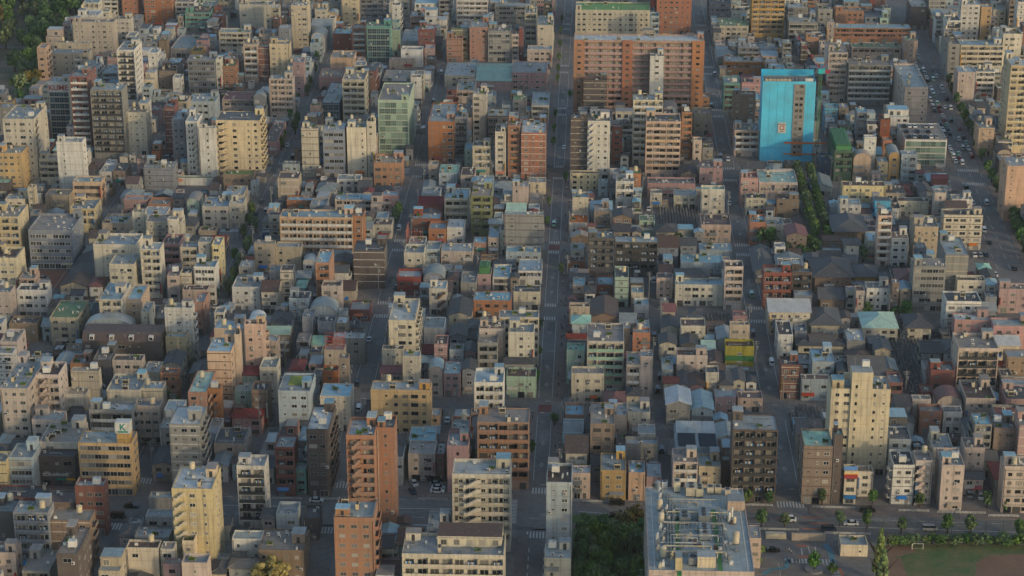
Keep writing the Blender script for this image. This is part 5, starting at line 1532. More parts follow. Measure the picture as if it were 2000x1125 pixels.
# ------------------------------------------------------------------ graveyards
def gmesh():
    b = MB(); b.box(-.5, .5, -.5, .5, 0, .3); b.box(-.35, .35, -.3, .3, .3, .6); b.box(-.18, .18, -.18, .18, .6, 1.5); b.box(-.4, -.33, .3, .35, .3, 1.7, 1); return b.mesh('gravestone', [STONE, WOODY])
GM = gmesh(); pts = []
for z in CEM:
    P = [gp(*p) for p in z]; b = MB(); i = 0; b.v = [(p[0], p[1], .02) for p in P]; b.f.append(tuple(range(len(P)))[::-1]); b.m.append(0); struct('graveyard_ground', b, [LOT])
    xs = [p[0] for p in P]; ys_ = [p[1] for p in P]; yy = min(ys_) + .8
    while yy < max(ys_):
        xx = min(xs) + .7
        while xx < max(xs):
            ins = False
            for (ax, ay), (bx, by) in zip(P, P[1:] + P[:1]):
                if (ay > yy) != (by > yy) and xx < (bx - ax) * (yy - ay) / (by - ay) + ax: ins = not ins
            if ins and r.random() < .9: pts.append((xx + r.uniform(-.12, .12), yy + r.uniform(-.1, .1), r.uniform(.75, 1.35)))
            xx += 1.25
        yy += 1.7
pts.sort(key=lambda p: p[1])
for x, y, s_ in pts[:280]: tag(ob('gravestone', GM, None, (x, y, .02), 0, (s_, s_, s_)), 'small grey granite gravestone packed in the rows of a temple graveyard', 'gravestone', 'gravestones in the temple graveyards')
b = MB()
for x, y, s_ in pts[280:]:
    i = len(b.v); b.v += [(x + v.co.x * s_, y + v.co.y * s_, .02 + v.co.z * s_) for v in GM.vertices]
    for p in GM.polygons: b.f.append(tuple(i + q for q in p.vertices)); b.m.append(p.material_index)
o = ob('gravestones', b.mesh('gravestones', [STONE, WOODY])); o['kind'] = 'stuff'; tag(o, 'crowded grey gravestones filling the more distant temple graveyards', 'gravestones')
# ------------------------------------------------------------------ trees
def crown_mesh(seed, n, q, tall=1.0, mat=LEAF, leaf=.11):
    rr = random.Random(seed); b = MB()
    for c in range(n):
        while True:
            p = Vector((rr.uniform(-1, 1), rr.uniform(-1, 1), rr.uniform(-1, 1)))
            if .3 < p.length < 1: break
        wz = 1.0 if tall == 1.0 else max(.12, 1 - (p.z + 1) * .46)
        p = Vector((p.x * .78 * wz, p.y * .78 * wz, p.z * .8 * tall)); cr = rr.uniform(.16, .34) * (1 if tall == 1 else .7)
        for k in range(q):
            d = Vector((rr.gauss(0, 1), rr.gauss(0, 1), rr.gauss(0, 1))).normalized() * cr * rr.uniform(.5, 1.05)
            nn = (d.normalized() + Vector((rr.uniform(-.7, .7), rr.uniform(-.7, .7), rr.uniform(-.3, .9)))).normalized(); a = nn.orthogonal().normalized(); e = nn.cross(a); t = rr.uniform(0, 6.28); a, e = a * math.cos(t) + e * math.sin(t), e * math.cos(t) - a * math.sin(t)
            s1 = leaf * rr.uniform(.6, 1.3); s2 = s1 * rr.uniform(.6, 1); pc = p + d
            b.quad(*[tuple(pc + a * u * s1 + e * v * s2) for u, v in ((-1, -.6), (.6, -1), (1, .6), (-.6, 1))])
    return b.mesh('crown', [mat])
CROWN = {}
for nm, m in (('d', LEAF), ('l', LEAFL), ('y', LEAFY), ('o', LEAFO)):
    CROWN[nm] = [crown_mesh(ord(nm) + k, 44, 34, 1.0, m, .115) for k in range(3 if nm == 'd' else 1)]
CROWN['c'] = [crown_mesh(9, 130, 26, 2.6, LEAFL, .1)]
def trunk_mesh():
    b = MB(); b.bar((0, 0, 0), (.02, 0, .5), .05, 6, 0, .035)
    for a in range(4): b.bar((.02, 0, .42), (.28 * math.cos(a * 1.57 + .4), .28 * math.sin(a * 1.57 + .4), .78), .025, 5, 0, .01)
    return b.mesh('trunk', [WOODY])
TRUNK = trunk_mesh()
def tree(x, y, hgt, rad, kind, label, group=None, nm='tree'):
    t = ob(nm, None, None, (x, y, 0)); tag(t, label, 'tree', group); rr = random.Random(int(x * 31 + y * 17))
    ob('trunk', TRUNK, t, (0, 0, 0), rr.uniform(0, 6), (hgt, hgt, hgt))
    cz = hgt * .62 if kind != 'c' else hgt * .54
    ob('crown', rr.choice(CROWN[kind]), t, (0, 0, cz), rr.uniform(0, 6), (rad, rad, (hgt - cz) / .9 if kind != 'c' else hgt * .46 / 2.1)); return t
NM = 'tree'
def trees_px(L, kind, label, group, nm=None, h=(5, 7), rad=(1.8, 2.6)):
    for k, (px, py) in enumerate(L):
        x, y = gp(px, py); tree(x, y, r.uniform(*h), r.uniform(*rad), kind, label, group, nm or NM)
# dark garden by the pipe-covered roof
for k in range(52):
    px, py = r.uniform(1128, 1256), r.uniform(1048, 1160); x, y = gp(px, py)
    if 1205 < px and 1085 < py < 1125: continue
    tree(x, y, r.uniform(6, 9.5), r.uniform(2.0, 3.0), r.choice('ddddll'), 'broadleaf tree crowded in the walled garden left of the pipe-covered roof', 'trees in the walled garden', 'garden_tree')
for px, py in ((1232, 1030), (1245, 1026), (1218, 1034)): x, y = gp(px, py); tree(x, y, 7, 2.8, 'o', 'olive brown tree at the back right corner of the walled garden', 'olive trees of the walled garden')
x, y = gp(1142, 1030); tree(x, y, 5, 1.8, 'l', 'small bright tree standing alone at the garden corner by the crossing')
x, y = gp(526, 1158); tree(x, y, 11, 6.0, 'y', 'round yellow tree in front of the plain tan box building at the bottom edge')
x, y = gp(1715, 1135); tree(x, y, 17, 3.1, 'c', 'tall pale green conical tree beside the sports field', None, 'conifer_tree')
x, y = gp(1722, 1158); tree(x, y, 14, 3.0, 'c', 'shorter pale green conical tree half hidden at the bottom edge by the field', None, 'conifer_tree')
NM = 'street_tree'
trees_px([(1532, 1030), (1487, 1028), (1640, 1028), (1693, 1032), (1760, 1042), (1850, 1042), (1895, 1042), (1990, 1050)], 'd', 'small round street tree on the near kerb of the lower right avenue', 'trees on the near kerb of the lower avenue', h=(5, 6.5), rad=(1.6, 2.2))
trees_px([(1459, 985), (1502, 988), (1605, 988), (1704, 985), (1795, 990), (1927, 992), (1962, 1000)], 'd', 'small dark street tree on the far kerb of the lower right avenue', 'trees on the far kerb of the lower avenue', h=(4.5, 6), rad=(1.4, 2.0))
trees_px([(1735 + k * 14 + r.uniform(-5, 5), 1064 + r.uniform(-4, 4)) for k in range(21)], 'd', 'dark clipped bush tree along the net fence of the sports field', 'bush trees along the field fence', h=(2.6, 4.2), rad=(1.7, 2.6))
trees_px([(1590, 1114)], 'd', 'dark tree in a round stone planter on the car park', None, h=(6, 6.1), rad=(2.0, 2.1))
trees_px([(1478, 1105), (1482, 1088), (1625, 1122)], 'l', 'bright green bush beside the right wall of the pipe-covered roof building', 'bushes beside the pipe-covered building', h=(3, 4.5), rad=(1.4, 2))
NM = 'temple_tree'
for k in range(17):
    t_ = k / 16; px = 1556 + 36 * t_; trees_px([(px, 348 + t_ * 122)], 'l' if k % 2 else 'd', 'bright green tree in the left row of the temple avenue', 'left row of temple avenue trees', h=(6.5, 8.5), rad=(1.9, 2.6))
    trees_px([(1580 + 36 * t_, 345 + t_ * 130)], 'd' if k % 3 else 'l', 'green tree in the right row of the temple avenue', 'right row of temple avenue trees', h=(6.5, 8.5), rad=(1.9, 2.6))
trees_px([(1486, 482), (1505, 484), (1520, 500), (1545, 485), (1560, 498), (1575, 490), (1590, 500), (1535, 505), (1325, 490), (1665, 510), (1685, 512), (1560, 512), (1580, 510)], 'd', 'dark garden tree clustered in front of the temple gate', 'garden trees around the temple gate', h=(5, 9), rad=(2, 3.4))
trees_px([(1320, 492), (1555, 680), (1645, 700), (1705, 692), (1692, 612), (1750, 622), (1770, 620)], 'd', 'leafy tree beside a temple roof right of the lime yellow building', 'trees beside the temple roofs', h=(4, 7), rad=(1.8, 3))
NM = 'street_tree'
for (pxa, pya, pxb, pyb, n_, kd, lab) in ((430, 600, 505, 420, 13, 'd', 'street tree along the left street below the cream zigzag tower'), (556, 300, 632, 60, 16, 'd', 'street tree along the left street near the top'), (372, 720, 330, 830, 8, 'd', 'street tree along the left street beside the orange stair building'), (790, 420, 780, 440, 3, 'd', 'street tree beside the second street from the left')):
    for k in range(n_):
        t_ = (k + .5) / n_; px = pxa + (pxb - pxa) * t_ + r.choice((-9, 9)); trees_px([(px, pya + (pyb - pya) * t_)], kd, lab, lab.replace('street tree', 'street trees'), h=(5, 8), rad=(1.5, 2.3))
for k in range(22):
    y = 610 + k * 28 + r.uniform(-6, 6); s_ = r.choice((-1, 1))
    if min(abs(y - q) for q, w in SY) > 8: tree(-14 + s_ * 3.4, y, r.uniform(4, 5.5), r.uniform(1.1, 1.7), 'd', 'small tree on the pavement of the central street', 'trees along the central street', 'street_tree')
for k in range(18):
    y = 790 + k * 16 + r.uniform(-2, 2); tree(s5(y) + 8.0, y, r.uniform(6, 8), r.uniform(2, 2.8), 'd', 'tree on the right pavement of the right-hand avenue', 'trees along the right-hand avenue', 'street_tree')
for k in range(34):
    y = r.uniform(785, 895); tree(s5(y) + r.uniform(8.5, 13), y, r.uniform(5, 8), r.uniform(1.8, 2.8), 'd', 'tree in the green strip between the right-hand avenue and the right edge blocks', 'trees of the green strip at the right edge', 'street_tree')
NM = 'park_tree'
n_ = 0
while n_ < 150:                                      # the park
    px, py = r.uniform(-60, 240), r.uniform(-40, 260); x, y = gp(px, py)
    if px > 140 + (60 - py) * .35 and py > -10 or px > 205 or py > 90 and px > 95 - (py - 90) * .35 or (py > 200 and px > 20): continue
    if 0 < px < 62 and 60 < py < 130 and r.random() < .85 or (30 < px < 60 and 20 < py < 35): continue
    if px < 90 and py > 125 and r.random() < .6: continue
    tree(x, y, r.uniform(9, 15), r.uniform(3.6, 5.4), r.choice('dddddldo' if r.random() < .4 else 'd'), 'broadleaf tree massed in the dark park at the upper left corner', 'trees of the corner park', 'park_tree'); n_ += 1
trees_px([(52, 215), (40, 200), (60, 190), (20, 215), (70, 175), (30, 235)], 'd', 'round tree on the pavement below the corner park', 'trees on the pavement below the park', h=(6, 8), rad=(2.4, 3))
# ------------------------------------------------------------------ vehicles
CARC = {}
for nm, hx in (('white', 'c4c6c4'), ('black', '17181a'), ('silver', '8d9092'), ('dark blue', '1e2c40'), ('red', '7c2420'), ('pale green', '7fae9a')):
    m, nt, b_ = nmat('car_paint_' + nm.replace(' ', '_')); oi = N(nt, 'ShaderNodeTexCoord'); nz = noise(nt, oi.outputs['Object'], 3, 2)
    nt.links.new(mixc(nt, maprange(nt, nz, .4, .7, 0, .12), lin(hx), lin('55524c')), b_.inputs['Base Color']); b_.inputs['Roughness'].default_value = .25; CARC[nm] = m
def profile(b, prof, y0, y1, m, taper=0):
    k = len(prof); i = len(b.v)
    b.v += [(x, y0 + taper * (z > .9), z) for x, z in prof] + [(x, y1 - taper * (z > .9), z) for x, z in prof]
    b.f.append(tuple(range(i, i + k))); b.m.append(m); b.f.append(tuple(i + 2 * k - 1 - j for j in range(k))); b.m.append(m)
    for j in range(k): b.f.append((i + j, i + k + j, i + k + (j + 1) % k, i + (j + 1) % k)); b.m.append(m)
CARM = {}
def car_meshes(kind):
    if kind in CARM: return CARM[kind]
    b = MB()
    if kind == 'sedan': P = [(-2.2, .25), (2.2, .25), (2.25, .65), (1.2, .9), (-1.6, .95), (-2.2, .85)]; Gp = [(1.15, .9), (.45, 1.42), (-.95, 1.42), (-1.6, .95)]; Rf = (-.95, .45, 1.43)
    elif kind == 'van': P = [(-2.3, .3), (2.3, .3), (2.35, .9), (1.9, 1.1), (-2.3, 1.15)]; Gp = [(1.9, 1.1), (1.35, 1.85), (-2.2, 1.85), (-2.28, 1.15)]; Rf = (-2.2, 1.35, 1.86)
    else: P = [(1.6, .4), (3.2, .4), (3.2, 2.2), (1.6, 2.3)]; Gp = [(3.21, 1.3), (3.22, 2.0), (2.6, 2.05), (2.6, 1.3)]; Rf = None
    profile(b, P, -.85, .85, 0)
    if Rf: b.box(Rf[0], Rf[1], -.68, .68, Rf[2] - .03, Rf[2] + .04)
    if kind == 'truck': b.box(-3.2, 1.5, -1.05, 1.05, .6, 2.9)
    g = MB(); profile(g, Gp, -.8 if kind != 'truck' else -.86, .8 if kind != 'truck' else .86, 0, .1)
    w = MB(); i = 0; K = 12
    for q, y in enumerate((-.1, .1)):
        for j in range(K): a = 2 * math.pi * j / K; w.v.append((.31 * math.cos(a), y, .31 * math.sin(a)))
    for j in range(K): w.f.append((j, (j + 1) % K, K + (j + 1) % K, K + j)); w.m.append(0)
    w.f += [tuple(range(K)), tuple(range(2 * K - 1, K - 1, -1))]; w.m += [0, 0]
    CARM[kind] = (b, g.mesh('car_windows', [GLASSC]), w.mesh('wheel', [DARK])); return CARM[kind]
m, nt, b_ = nmat('car_glass'); b_.inputs['Base Color'].default_value = lin('12171b'); b_.inputs['Roughness'].default_value = .08; GLASSC = m
BODY = {}
def car(x, y, rz, kind, col, label, group=None):
    bm, gm, wm_ = car_meshes(kind)
    if (kind, col) not in BODY: BODY[(kind, col)] = bm.mesh('car_body', [CARC[col]])
    t = ob({'sedan': 'parked_car', 'van': 'van', 'truck': 'truck'}[kind], None, None, (x, y, .02)); t.rotation_euler = (0, 0, rz); tag(t, label, {'sedan': 'car', 'van': 'van', 'truck': 'truck'}[kind], group)
    ob('body', BODY[(kind, col)], t); ob('car_windows', gm, t)
    xw = (-1.35, 1.4) if kind != 'truck' else (-2.2, 2.3)
    for a in xw:
        for s_ in (-.78, .78): ob('wheel', wm_, t, (a, s_, .31))
PIH = math.pi / 2
for (px, py, rz, kind, col, lab) in (
    (1662, 1025, math.pi, 'sedan', 'white', 'white taxi-like saloon driving along the lower right avenue'), (1694, 1000, 0, 'van', 'black', 'black van on the far lane right of the striped shop'), (1205, 986, 0, 'van', 'black', 'black van in front of the ochre house'),
    (1203, 1009, 0, 'sedan', 'dark blue', 'dark saloon above the walled garden on the lower avenue'), (1540, 1018, 0, 'van', 'white', 'white van on the lower avenue below the crosswalk'), (1618, 1037, 0, 'van', 'dark blue', 'dark blue van near the car park entrance'),
    (1816, 1036, 0, 'van', 'silver', 'silver van beside the sports field fence'), (1508, 1077, 0, 'sedan', 'black', 'black car parked beside the pipe-covered building'), (618, 980, 0, 'sedan', 'white', 'white car on the avenue near the second street'),
    (257, 991, 0, 'sedan', 'black', 'black car on the crosswalk beside the orange corner office'), (232, 1011, 0, 'van', 'black', 'black van turning at the crossing below the red block'),
    (808, 946, 2.0, 'sedan', 'white', 'white car parked slanted in the small lot right of tall orange tower'), (806, 962, 1.9, 'sedan', 'dark blue', 'dark car nosed behind the white slanted car'),
    (852, 948, 0, 'sedan', 'silver', 'silver car parked second in the stacked row of the small lot'), (856, 955, 0, 'sedan', 'white', 'white car parked third in the stacked row of the small lot'), (854, 962, 0, 'sedan', 'white', 'white car parked nearest in the stacked row of the small lot'), (850, 941, 0, 'van', 'black', 'black van parked at the back of the small lot'),
    (701, 801, PIH, 'van', 'white', 'white van driving up the second street beside the golden block'), (572, 250, PIH, 'van', 'white', 'white van on the left street near the top'), (562, 285, PIH, 'sedan', 'white', 'white saloon on the left street above the wide crossing'),
    (553, 286, PIH, 'sedan', 'black', 'black saloon beside the white saloon above the wide crossing'), (520, 415, PIH, 'van', 'silver', 'silver van on the left street behind the long pink block'), (422, 602, 0, 'sedan', 'white', 'white car waiting at the left street crosswalks'),
    (1468, 578, PIH, 'van', 'pale green', 'pale green taxi van on the right street before the crosswalk'), (1082, 440, PIH, 'van', 'pale green', 'pale green van on the central street by the charcoal block'), (1674, 655, PIH, 'sedan', 'white', 'white car parked on the temple driveway'),
    (826, 258, PIH, 'truck', 'silver', 'grey box truck on the second street beside the orange tile office'), (1102, 290, PIH, 'sedan', 'white', 'white car parked along the central street near the zigzag tower'), (844, 343, 0, 'sedan', 'black', 'black car parked left of the teal-roofed white house'), (855, 346, 0, 'van', 'dark blue', 'dark blue van parked left of the teal-roofed white house'),
    (1422, 313, PIH, 'sedan', 'white', 'white saloon on the right street below the cyan tower'), (85, 546, 0, 'sedan', 'silver', 'silver car parked on the red paved yard'), (45, 548, 0.5, 'sedan', 'black', 'black car parked at the left of the red paved yard'),
    (1903, 500, PIH, 'sedan', 'white', 'white car parked first in the lot by the right-hand avenue'), (1914, 500, PIH, 'sedan', 'silver', 'silver car parked second in the lot by the right-hand avenue'), (1925, 499, PIH, 'sedan', 'dark blue', 'dark blue car parked third in the lot by the right-hand avenue'), (1932, 540, PIH, 'van', 'silver', 'silver van parked in the lower lot by the right-hand avenue'), (1943, 538, PIH, 'sedan', 'white', 'white car parked in the lower lot by the right-hand avenue'), (1752, 597, PIH, 'sedan', 'silver', 'silver car parked beside the grey ribbon block'),
    (1892, 968, PIH, 'van', 'silver', 'silver kei van parked in the dark gap at lower right'), (1917, 972, 1.3, 'sedan', 'white', 'white car parked in the dark gap at lower right'), (350, 950, PIH, 'sedan', 'silver', 'silver car parked behind the lower left cream tower'), (1690, 945, 0, 'van', 'white', 'white van parked beside the striped shop')):
    x, y = gp(px, py); car(x, y, rz, kind, col, lab)
k = 0
for lane, (ya, yb, dens) in ((-4.3, (790, 1130, .7)), (-1.6, (930, 1130, .7)), (1.6, (790, 1120, .16)), (4.2, (925, 1100, .45))):
    y = ya
    while y < yb:
        if r.random() < dens and min(abs(y - 910), abs(y - 900), abs(y - 920)) > 6:
            col = r.choice(('white', 'white', 'silver', 'black', 'dark blue', 'red', 'pale green')); kd = r.choice(('sedan', 'sedan', 'van'))
            car(s5(y) + lane, y, PIH - .04, kd, col, f'{col} {"car" if kd == "sedan" else "van"} queued in the traffic of the right-hand avenue', f'{col} {"cars" if kd == "sedan" else "vans"} queued on the right-hand avenue')
        y += r.uniform(6.2, 9)
for sx, nm_ in ((-140, 'left street'), (-77, 'second street from the left'), (63, 'right street'), (25, 'narrow lane'), (-105, 'back lane')):
    y = 590
    while y < 1090:
        if min(abs(y - q) for q, w in SY) > 9 and r.random() < .3:
            s_ = r.choice((-1, 1)); col = r.choice(('white', 'white', 'silver', 'black', 'dark blue')); kd = r.choice(('sedan', 'van', 'van'))
            car(sx + s_ * (2.4 if abs(sx) > 50 and sx != -105 else .6), y, PIH, kd, col, f'{col} {"car" if kd == "sedan" else "van"} standing along the {nm_}', f'{col} {"cars" if kd == "sedan" else "vans"} standing along the {nm_}')
        y += r.uniform(9, 16)
for z, cnt in ((PARKING[3], 8), (PARKING[1], 5), (PARKING[4], 4)):
    xa, ya = gp(*z[3]); xb, yb = gp(*z[1])
    for k in range(cnt):
        col = r.choice(('white', 'silver', 'white', 'black')); nm_ = {245: 'beside the grey gallery slab', 830: 'in front of the white blue-roofed block', 378: 'by the wide crossing'}.get(z[3][1] if z[3][1] != 246 else 245, 'in a small yard')
        car(xa + 2 + (k % 4) * 2.7, ya + 3.2 + (k // 4) * 6, PIH, 'sedan', col, f'{col} car parked {nm_}', f'{col} cars parked {nm_}')
ms = [s for s in SPEC if s['sp'] == 'mall'][0]; xa, xb, ya, yb, hh = ms['x0'], ms['x1'], ms['y0'], ms['y1'], ms['h']
for row in (0, 1, 2):
    for k in range(6):
        if r.random() < .75:
            col = r.choice(('white', 'white', 'silver', 'dark blue', 'black')); lab = f'{col} car parked on the roof deck of the white corner showroom'
            car(xa + 2.2 + k * (xb - xa - 4) / 6, ya + 4.2 + row * (yb - ya - 7) / 2.3, PIH, 'sedan', col, lab, f'{col} cars on the rooftop car park'); o = C.objects[-1]
            for q in reversed(C.objects):
                if q.parent is None: q.location.z = hh + .03; break
# ------------------------------------------------------------------ people
def figure(seed):
    me = bpy.data.meshes.new('person'); L = .16
    V = [(0, 0, .95), (0, 0, 1.2), (0, 0, 1.42), (0, 0, 1.52), (0, .02, 1.66), (-.1, 0, .9), (-.11, L, .5), (-.11, L * .6, .05), (-.11, L * 1.6, .03), (.1, 0, .9), (.11, -L * .3, .5), (.11, -L * 1.4, .08), (.11, -L * .8, .03), (-.19, 0, 1.4), (-.24, -.08, 1.12), (-.22, .06, .88), (.19, 0, 1.4), (.24, .08, 1.12), (.22, .16, .9)]
    E_ = [(0, 1), (1, 2), (2, 3), (3, 4), (0, 5), (5, 6), (6, 7), (7, 8), (0, 9), (9, 10), (10, 11), (11, 12), (2, 13), (13, 14), (14, 15), (2, 16), (16, 17), (17, 18)]
    R_ = [.15, .13, .15, .06, .1, .1, .07, .05, .045, .1, .07, .05, .045, .065, .05, .04, .065, .05, .04]
    me.from_pydata(V, E_, []); o = bpy.data.objects.new('person', me); C.objects.link(o); o.modifiers.new('s', 'SKIN'); o.modifiers.new('b', 'SUBSURF').levels = 1
    for i, v in enumerate(me.skin_vertices[0].data): v.radius = (R_[i], R_[i]); v.use_root = i == 0
    dg = bpy.context.evaluated_depsgraph_get(); out = bpy.data.meshes.new_from_object(o.evaluated_get(dg)); bpy.data.objects.remove(o)
    out.materials.clear(); out.materials.append(CLOTH[seed][0]); out.materials.append(CLOTH[seed][1]); out.materials.append(SKIN); out.materials.append(DARK)
    for p in out.polygons: z = p.center.z; p.material_index = 1 if z < .92 else (0 if z < 1.47 else (2 if z < 1.68 and p.center.y > -.02 else 3))
    return out
SKIN = flat_mat('skin', 'b08468', .6); CLOTH = [(flat_mat('white_shirt', 'b8b8b4', .9), flat_mat('dark_trousers', '24262c', .9)), (flat_mat('black_shirt', '202124', .9), flat_mat('beige_trousers', '6e604c', .9)), (flat_mat('blue_shirt', '33506e', .9), flat_mat('navy_trousers', '1c2230', .9))]
FIG = [figure(k) for k in range(3)]; FN = ['white shirt and dark trousers', 'black shirt and beige trousers', 'blue shirt and navy trousers']
for k in range(84):
    y = 575 + (k * 9.1) % 330; s_ = r.choice((-1, 1)); j = r.randrange(3)
    if min(abs(y - q) for q, w in SY) < 5 or y < 588: continue
    tag(ob('person', FIG[j], None, (-14 + s_ * r.uniform(3.7, 5.8), y, .13), r.choice((0, math.pi)) + r.uniform(-.3, .3)), f'person in {FN[j]} walking on the central street pavement', 'person', f'people in {FN[j]} on the central street')
for px, py, j in ((1541, 1079, 0), (1545, 1083, 0), (1534, 1078, 1), (1553, 1100, 1), (1559, 1099, 1)):
    x, y = gp(px, py); tag(ob('person', FIG[j], None, (x, y, .02), r.uniform(0, 6)), f'person in {FN[j]} standing on the car park crossing', 'person', f'people in {FN[j]} on the car park')
# ------------------------------------------------------------------ poles, rails, fences
def pole_mesh():
    b = MB(); b.bar((0, 0, 0), (0, 0, 11.5), .17, 7, 0, .12)
    for z in (10.2, 11): b.bar((-1.1, 0, z), (1.1, 0, z), .07, 4, 1); [b.bar((q, 0, z), (q, 0, z + .3), .07, 5, 0) for q in (-1, -.4, .4, 1)]
    b.cyl(.45, 0, 8.2, 9.4, .3, 10, 1); return b.mesh('utility_pole', [CONC, STEEL])
PM = pole_mesh()
for sx, w, nm_ in ((-140, 3.8, 'left street'), (-77, 3.8, 'second street from the left'), (-14, 5.9, 'central street'), (63, 3.8, 'right street'), (25, 1.7, 'narrow lane right of the central street'), (-105, 1.6, 'narrow lane between the two left streets'), (-45, 1.5, 'narrow lane left of the central street'), (110, 1.9, 'temple lane')):
    y = 592; last = {}
    while y < 905:
        s_ = r.choice((-1, 1, 1))
        if min(abs(y - q) for q, w_ in SY) > 6:
            if s_ in last and y - last[s_] < 75:
                wb = MB()
                for dx in (-1, -.4, .4, 1):
                    P = [Vector((dx, last[s_] - y + (y - last[s_]) * k / 8, 11.3 - 1.2 * (1 - (k / 4 - 1) ** 2))) for k in range(9)]
                    for a, c in zip(P, P[1:]): wb.bar(a, c, .035, 3)
                tag(ob('power_line', wb.mesh('power_line', [DARK]), None, (sx + s_ * w, y, 0)), f'sagging power lines strung between poles along the {nm_}', 'power line', f'power lines along the {nm_}')
            last[s_] = y
            tag(ob('utility_pole', PM, None, (sx + s_ * w, y, 0), 0), f'concrete utility pole with crossarms beside the {nm_}', 'utility pole', f'utility poles along the {nm_}')
        y += r.uniform(24, 38)
def rail_mesh():
    b = MB()
    for x in [k * 1.5 - 4.5 for k in range(7)]: b.box(x - .05, x + .05, -.05, .05, 0, .85)
    for z in (.3, .55, .8): b.box(-4.5, 4.5, -.03, .03, z, z + .09)
    return b.mesh('guard_rail', [WHITE])
RMESH = rail_mesh()
for px, py in ((845, 977), (1140, 981), (1165, 982), (1480, 989), (1615, 993), (1640, 994), (1785, 1000), (1860, 1003), (1895, 1004), (1505, 1036), (1530, 1037), (1640, 1044), (1670, 1045), (1960, 1010), (560, 976), (640, 977)):
    x, y = gp(px, py); tag(ob('guard_rail', RMESH, None, (x, y, .0)), 'white guard rail along the kerb of the lower avenue', 'guard rail', 'guard rails along the lower avenue')
nf = ob('net_fence', None, None, (*gp(1850, 1058), 0)); tag(nf, 'tall green net fence between the lower avenue and the sports field', 'fence')
x0, y0 = nf.location.x, nf.location.y; GN = flat_mat('green_net_wire', '2f4a3c', .7)
def posts(b):
    for k in range(14): b.bar((-24 + k * 5, 0, 0), (-24 + k * 5, 0, 7), .09, 5)
part(nf, 'posts', [DARK], posts)
part(nf, 'net', [GN], lambda b: ([b.bar((-24, 0, z * .5), (41, 0, z * .5), .012, 3) for z in range(1, 15)], [b.bar((-24 + k * .5, 0, 0), (-24 + k * .5, 0, 7), .01, 3) for k in range(131)]))
for px, py, lab in ((1736, 1068, 'white goal frame at the back left corner of the sports field'), (1792, 1074, 'wider white goal frame on the grass edge of the sports field')):
    x, y = gp(px, py); b = MB(); b.bar((-1.6, 0, 0), (-1.6, 0, 2), .07, 5); b.bar((1.6, 0, 0), (1.6, 0, 2), .07, 5); b.bar((-1.6, 0, 2), (1.6, 0, 2), .07, 5)
    for s_ in (-1.6, 1.6): b.bar((s_, 0, 2), (s_, 1, 0), .05, 4)
    b.bar((-1.6, 1, 0), (1.6, 1, 0), .05, 4); tag(ob('goal_frame', b.mesh('goal_frame', [WHITE]), None, (x, y, .02)), lab, 'goal')
x, y = gp(1515, 1050); b = MB(); b.box(-3, 3, -.8, .8, 0, 1.6); b.box(-2.8, 2.8, -.9, -.81, .5, .7); tag(ob('bicycle_shelter', b.mesh('bicycle_shelter', [CREAMP]), None, (x, y, 0)), 'low cream shelter box behind the car park wall', 'shelter')
xa, ya = gp(1546, 1056); xb, yb = gp(1612, 1056); b = MB(); b.box(xa, xb, ya, ya + .4, 0, 2.3); b.box(xa - .1, xb + .1, ya - .1, ya + .5, 2.3, 2.45); tag(ob('boundary_wall', b.mesh('boundary_wall', [WM['B']])), 'low beige wall between the car park and the lower avenue', 'wall')
x, y = gp(1590, 1114); b = MB(); b.cyl(0, 0, 0, .5, 2.6, 24, 0, 2.6); tag(ob('round_planter', b.mesh('round_planter', [STONE]), None, (x, y, .02)), 'round stone planter ring on the car park holding a dark tree', 'planter')
x, y = gp(789, 500); b = MB()
for q in range(7): b.bar((q * 1.1, 0, 0), (q * 1.1, 3 * (q % 2), 11), .09, 4)
for z in range(1, 6): b.bar((0, 0, z * 2.1), (6.6, 0, z * 2.1), .08, 4); b.bar((0, 0, z * 2.1), (0, 12, z * 2.1), .1, 4); b.bar((0, z * 2.2, 0), (0, z * 2.2, 11), .1, 4)
tag(ob('orange_scaffold', b.mesh('orange_scaffold', [ORANGEP]), None, (x + 1, y, 0)), 'orange scaffold frame around an empty lot beside the second street', 'scaffold')
# ------------------------------------------------------------------ labels
LM = [i for i in INFO if i['lm']]
groups = {}
for i in INFO:
    o = i['o']; o['category'] = {'house': 'house', 'temple hall': 'temple', 'warehouse': 'warehouse', 'apartment building': 'apartment building', 'office building': 'office building'}.get(i['noun'], 'building')
    if i['label']: o['label'] = i['label']; continue
    q = min((l for l in LM), key=lambda l: ((l['x'] + 0 - i['x']) ** 2 + ((l['y'] - i['y']) * .8) ** 2))
    dx, dy = i['x'] - q['x'], i['y'] - q['y']
    if abs(dx) > abs(dy) * 1.6: rel = 'left of' if dx < 0 else 'right of'
    elif abs(dy) > abs(dx) * 1.6: rel = 'behind' if dy > 0 else 'in front of'
    else: rel = ('behind and ' if dy > 0 else 'below and ') + ('left of' if dx < 0 else 'right of')
    roofn = {'G': 'gabled roof', 'g': 'gabled roof', 'H': 'hipped roof', 'V': 'curved roof', 'M': 'mansard roof'}.get(i['shape'], 'flat roof')
    noun = i['noun'] if i['noun'] != 'building' else 'building'
    groups.setdefault((i['col'], i['n'], noun, i['roof'], roofn, rel, q['lm']), []).append((dx * dx + dy * dy, i))
ORD = ['nearest', 'second nearest', 'third nearest', 'fourth nearest', 'fifth nearest', 'sixth nearest']
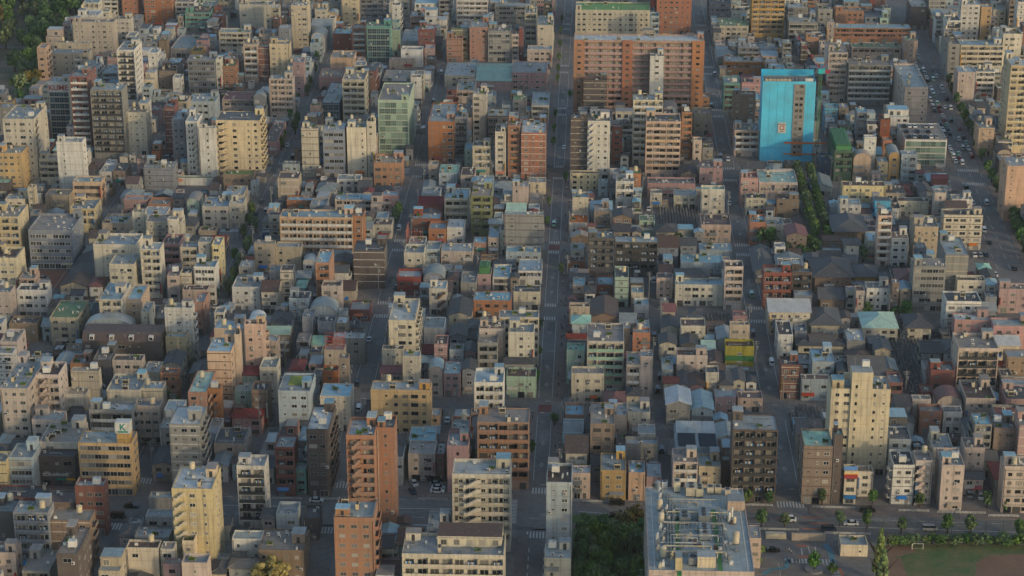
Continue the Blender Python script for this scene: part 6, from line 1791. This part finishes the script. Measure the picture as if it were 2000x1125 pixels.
for (col, n, noun, roof, roofn, rel, lmn), L in groups.items():
    L.sort(key=lambda t: t[0])
    for k, (_, i) in enumerate(L):
        od = '' if len(L) == 1 else ORD[min(k, 5)] + ' '
        rn = 'roof' if roof == 'dark tiled' else roofn
        lab = f'{od}{col} {NUM[n]}-storey {noun}, {roof} {rn}, {rel} {lmn}'
        if len(lab.split()) > 16: lab = lab.replace('second ', '2nd ').replace('third ', '3rd ')
        if len(lab.split()) > 16: lab = f'{od}{col} {NUM[n]}-storey {noun.split()[-1]}, {roof} roof, {rel} {lmn}'
        i['o']['label'] = lab
# ------------------------------------------------------------------ light, air, camera
sx_, sy_, el = math.sin(math.radians(SUN_AZ)), -math.cos(math.radians(SUN_AZ)), math.radians(SUN_EL)
L_ = bpy.data.lights.new('sun', 'SUN'); L_.energy = SUN_E; L_.angle = math.radians(1.5); L_.color = SUN_COL
lo = bpy.data.objects.new('sun', L_); C.objects.link(lo); lo.location = (150, 300, 400)
dirv = Vector((sx_ * math.cos(el), sy_ * math.cos(el), math.sin(el))); lo.rotation_euler = dirv.to_track_quat('Z', 'Y').to_euler()
w = bpy.data.worlds.new('World'); sc.world = w; w.use_nodes = True; nt = w.node_tree
sk = nt.nodes.new('ShaderNodeTexSky'); sk.sky_type = 'NISHITA'; sk.sun_disc = False; sk.dust_density = 1.3; sk.sun_elevation = el; sk.sun_rotation = math.atan2(sx_, sy_)
nt.links.new(sk.outputs[0], nt.nodes['Background'].inputs[0]); nt.nodes['Background'].inputs[1].default_value = SKY
sc.view_settings.view_transform = 'Standard'; sc.view_settings.look = 'None'; sc.view_settings.exposure = EXPO; sc.view_settings.gamma = 1
cam = bpy.data.cameras.new('camera'); cam.sensor_width = 36; cam.lens = FPX / 2000 * 36; cam.clip_end = 12000; cam.clip_start = 1
co = bpy.data.objects.new('camera', cam); C.objects.link(co); co.location = (0, 0, H); co.rotation_euler = (math.pi / 2 - PITCH, 0, YAW); sc.camera = co
if ADDED_HAZE:  # thin scattering volume added to lift the darkest tones
    b = MB(); b.box(-700, 700, -40, 1700, -1.2, 294); m = bpy.data.materials.new('added_haze_air'); m.use_nodes = True; t = m.node_tree; t.nodes.clear()
    ou = t.nodes.new('ShaderNodeOutputMaterial'); pv = t.nodes.new('ShaderNodeVolumePrincipled'); pv.inputs['Density'].default_value = ADDED_HAZE; pv.inputs['Color'].default_value = (.75, .85, .9, 1); pv.inputs['Anisotropy'].default_value = .2
    t.links.new(pv.outputs[0], ou.inputs['Volume']); o = ob('added_haze', b.mesh('added_haze', [m])); o['kind'] = 'stuff'; tag(o, 'thin air volume added over the whole city to lift dark tones', 'added_haze')
print('objects', len(bpy.data.objects), 'meshes', len(bpy.data.meshes))
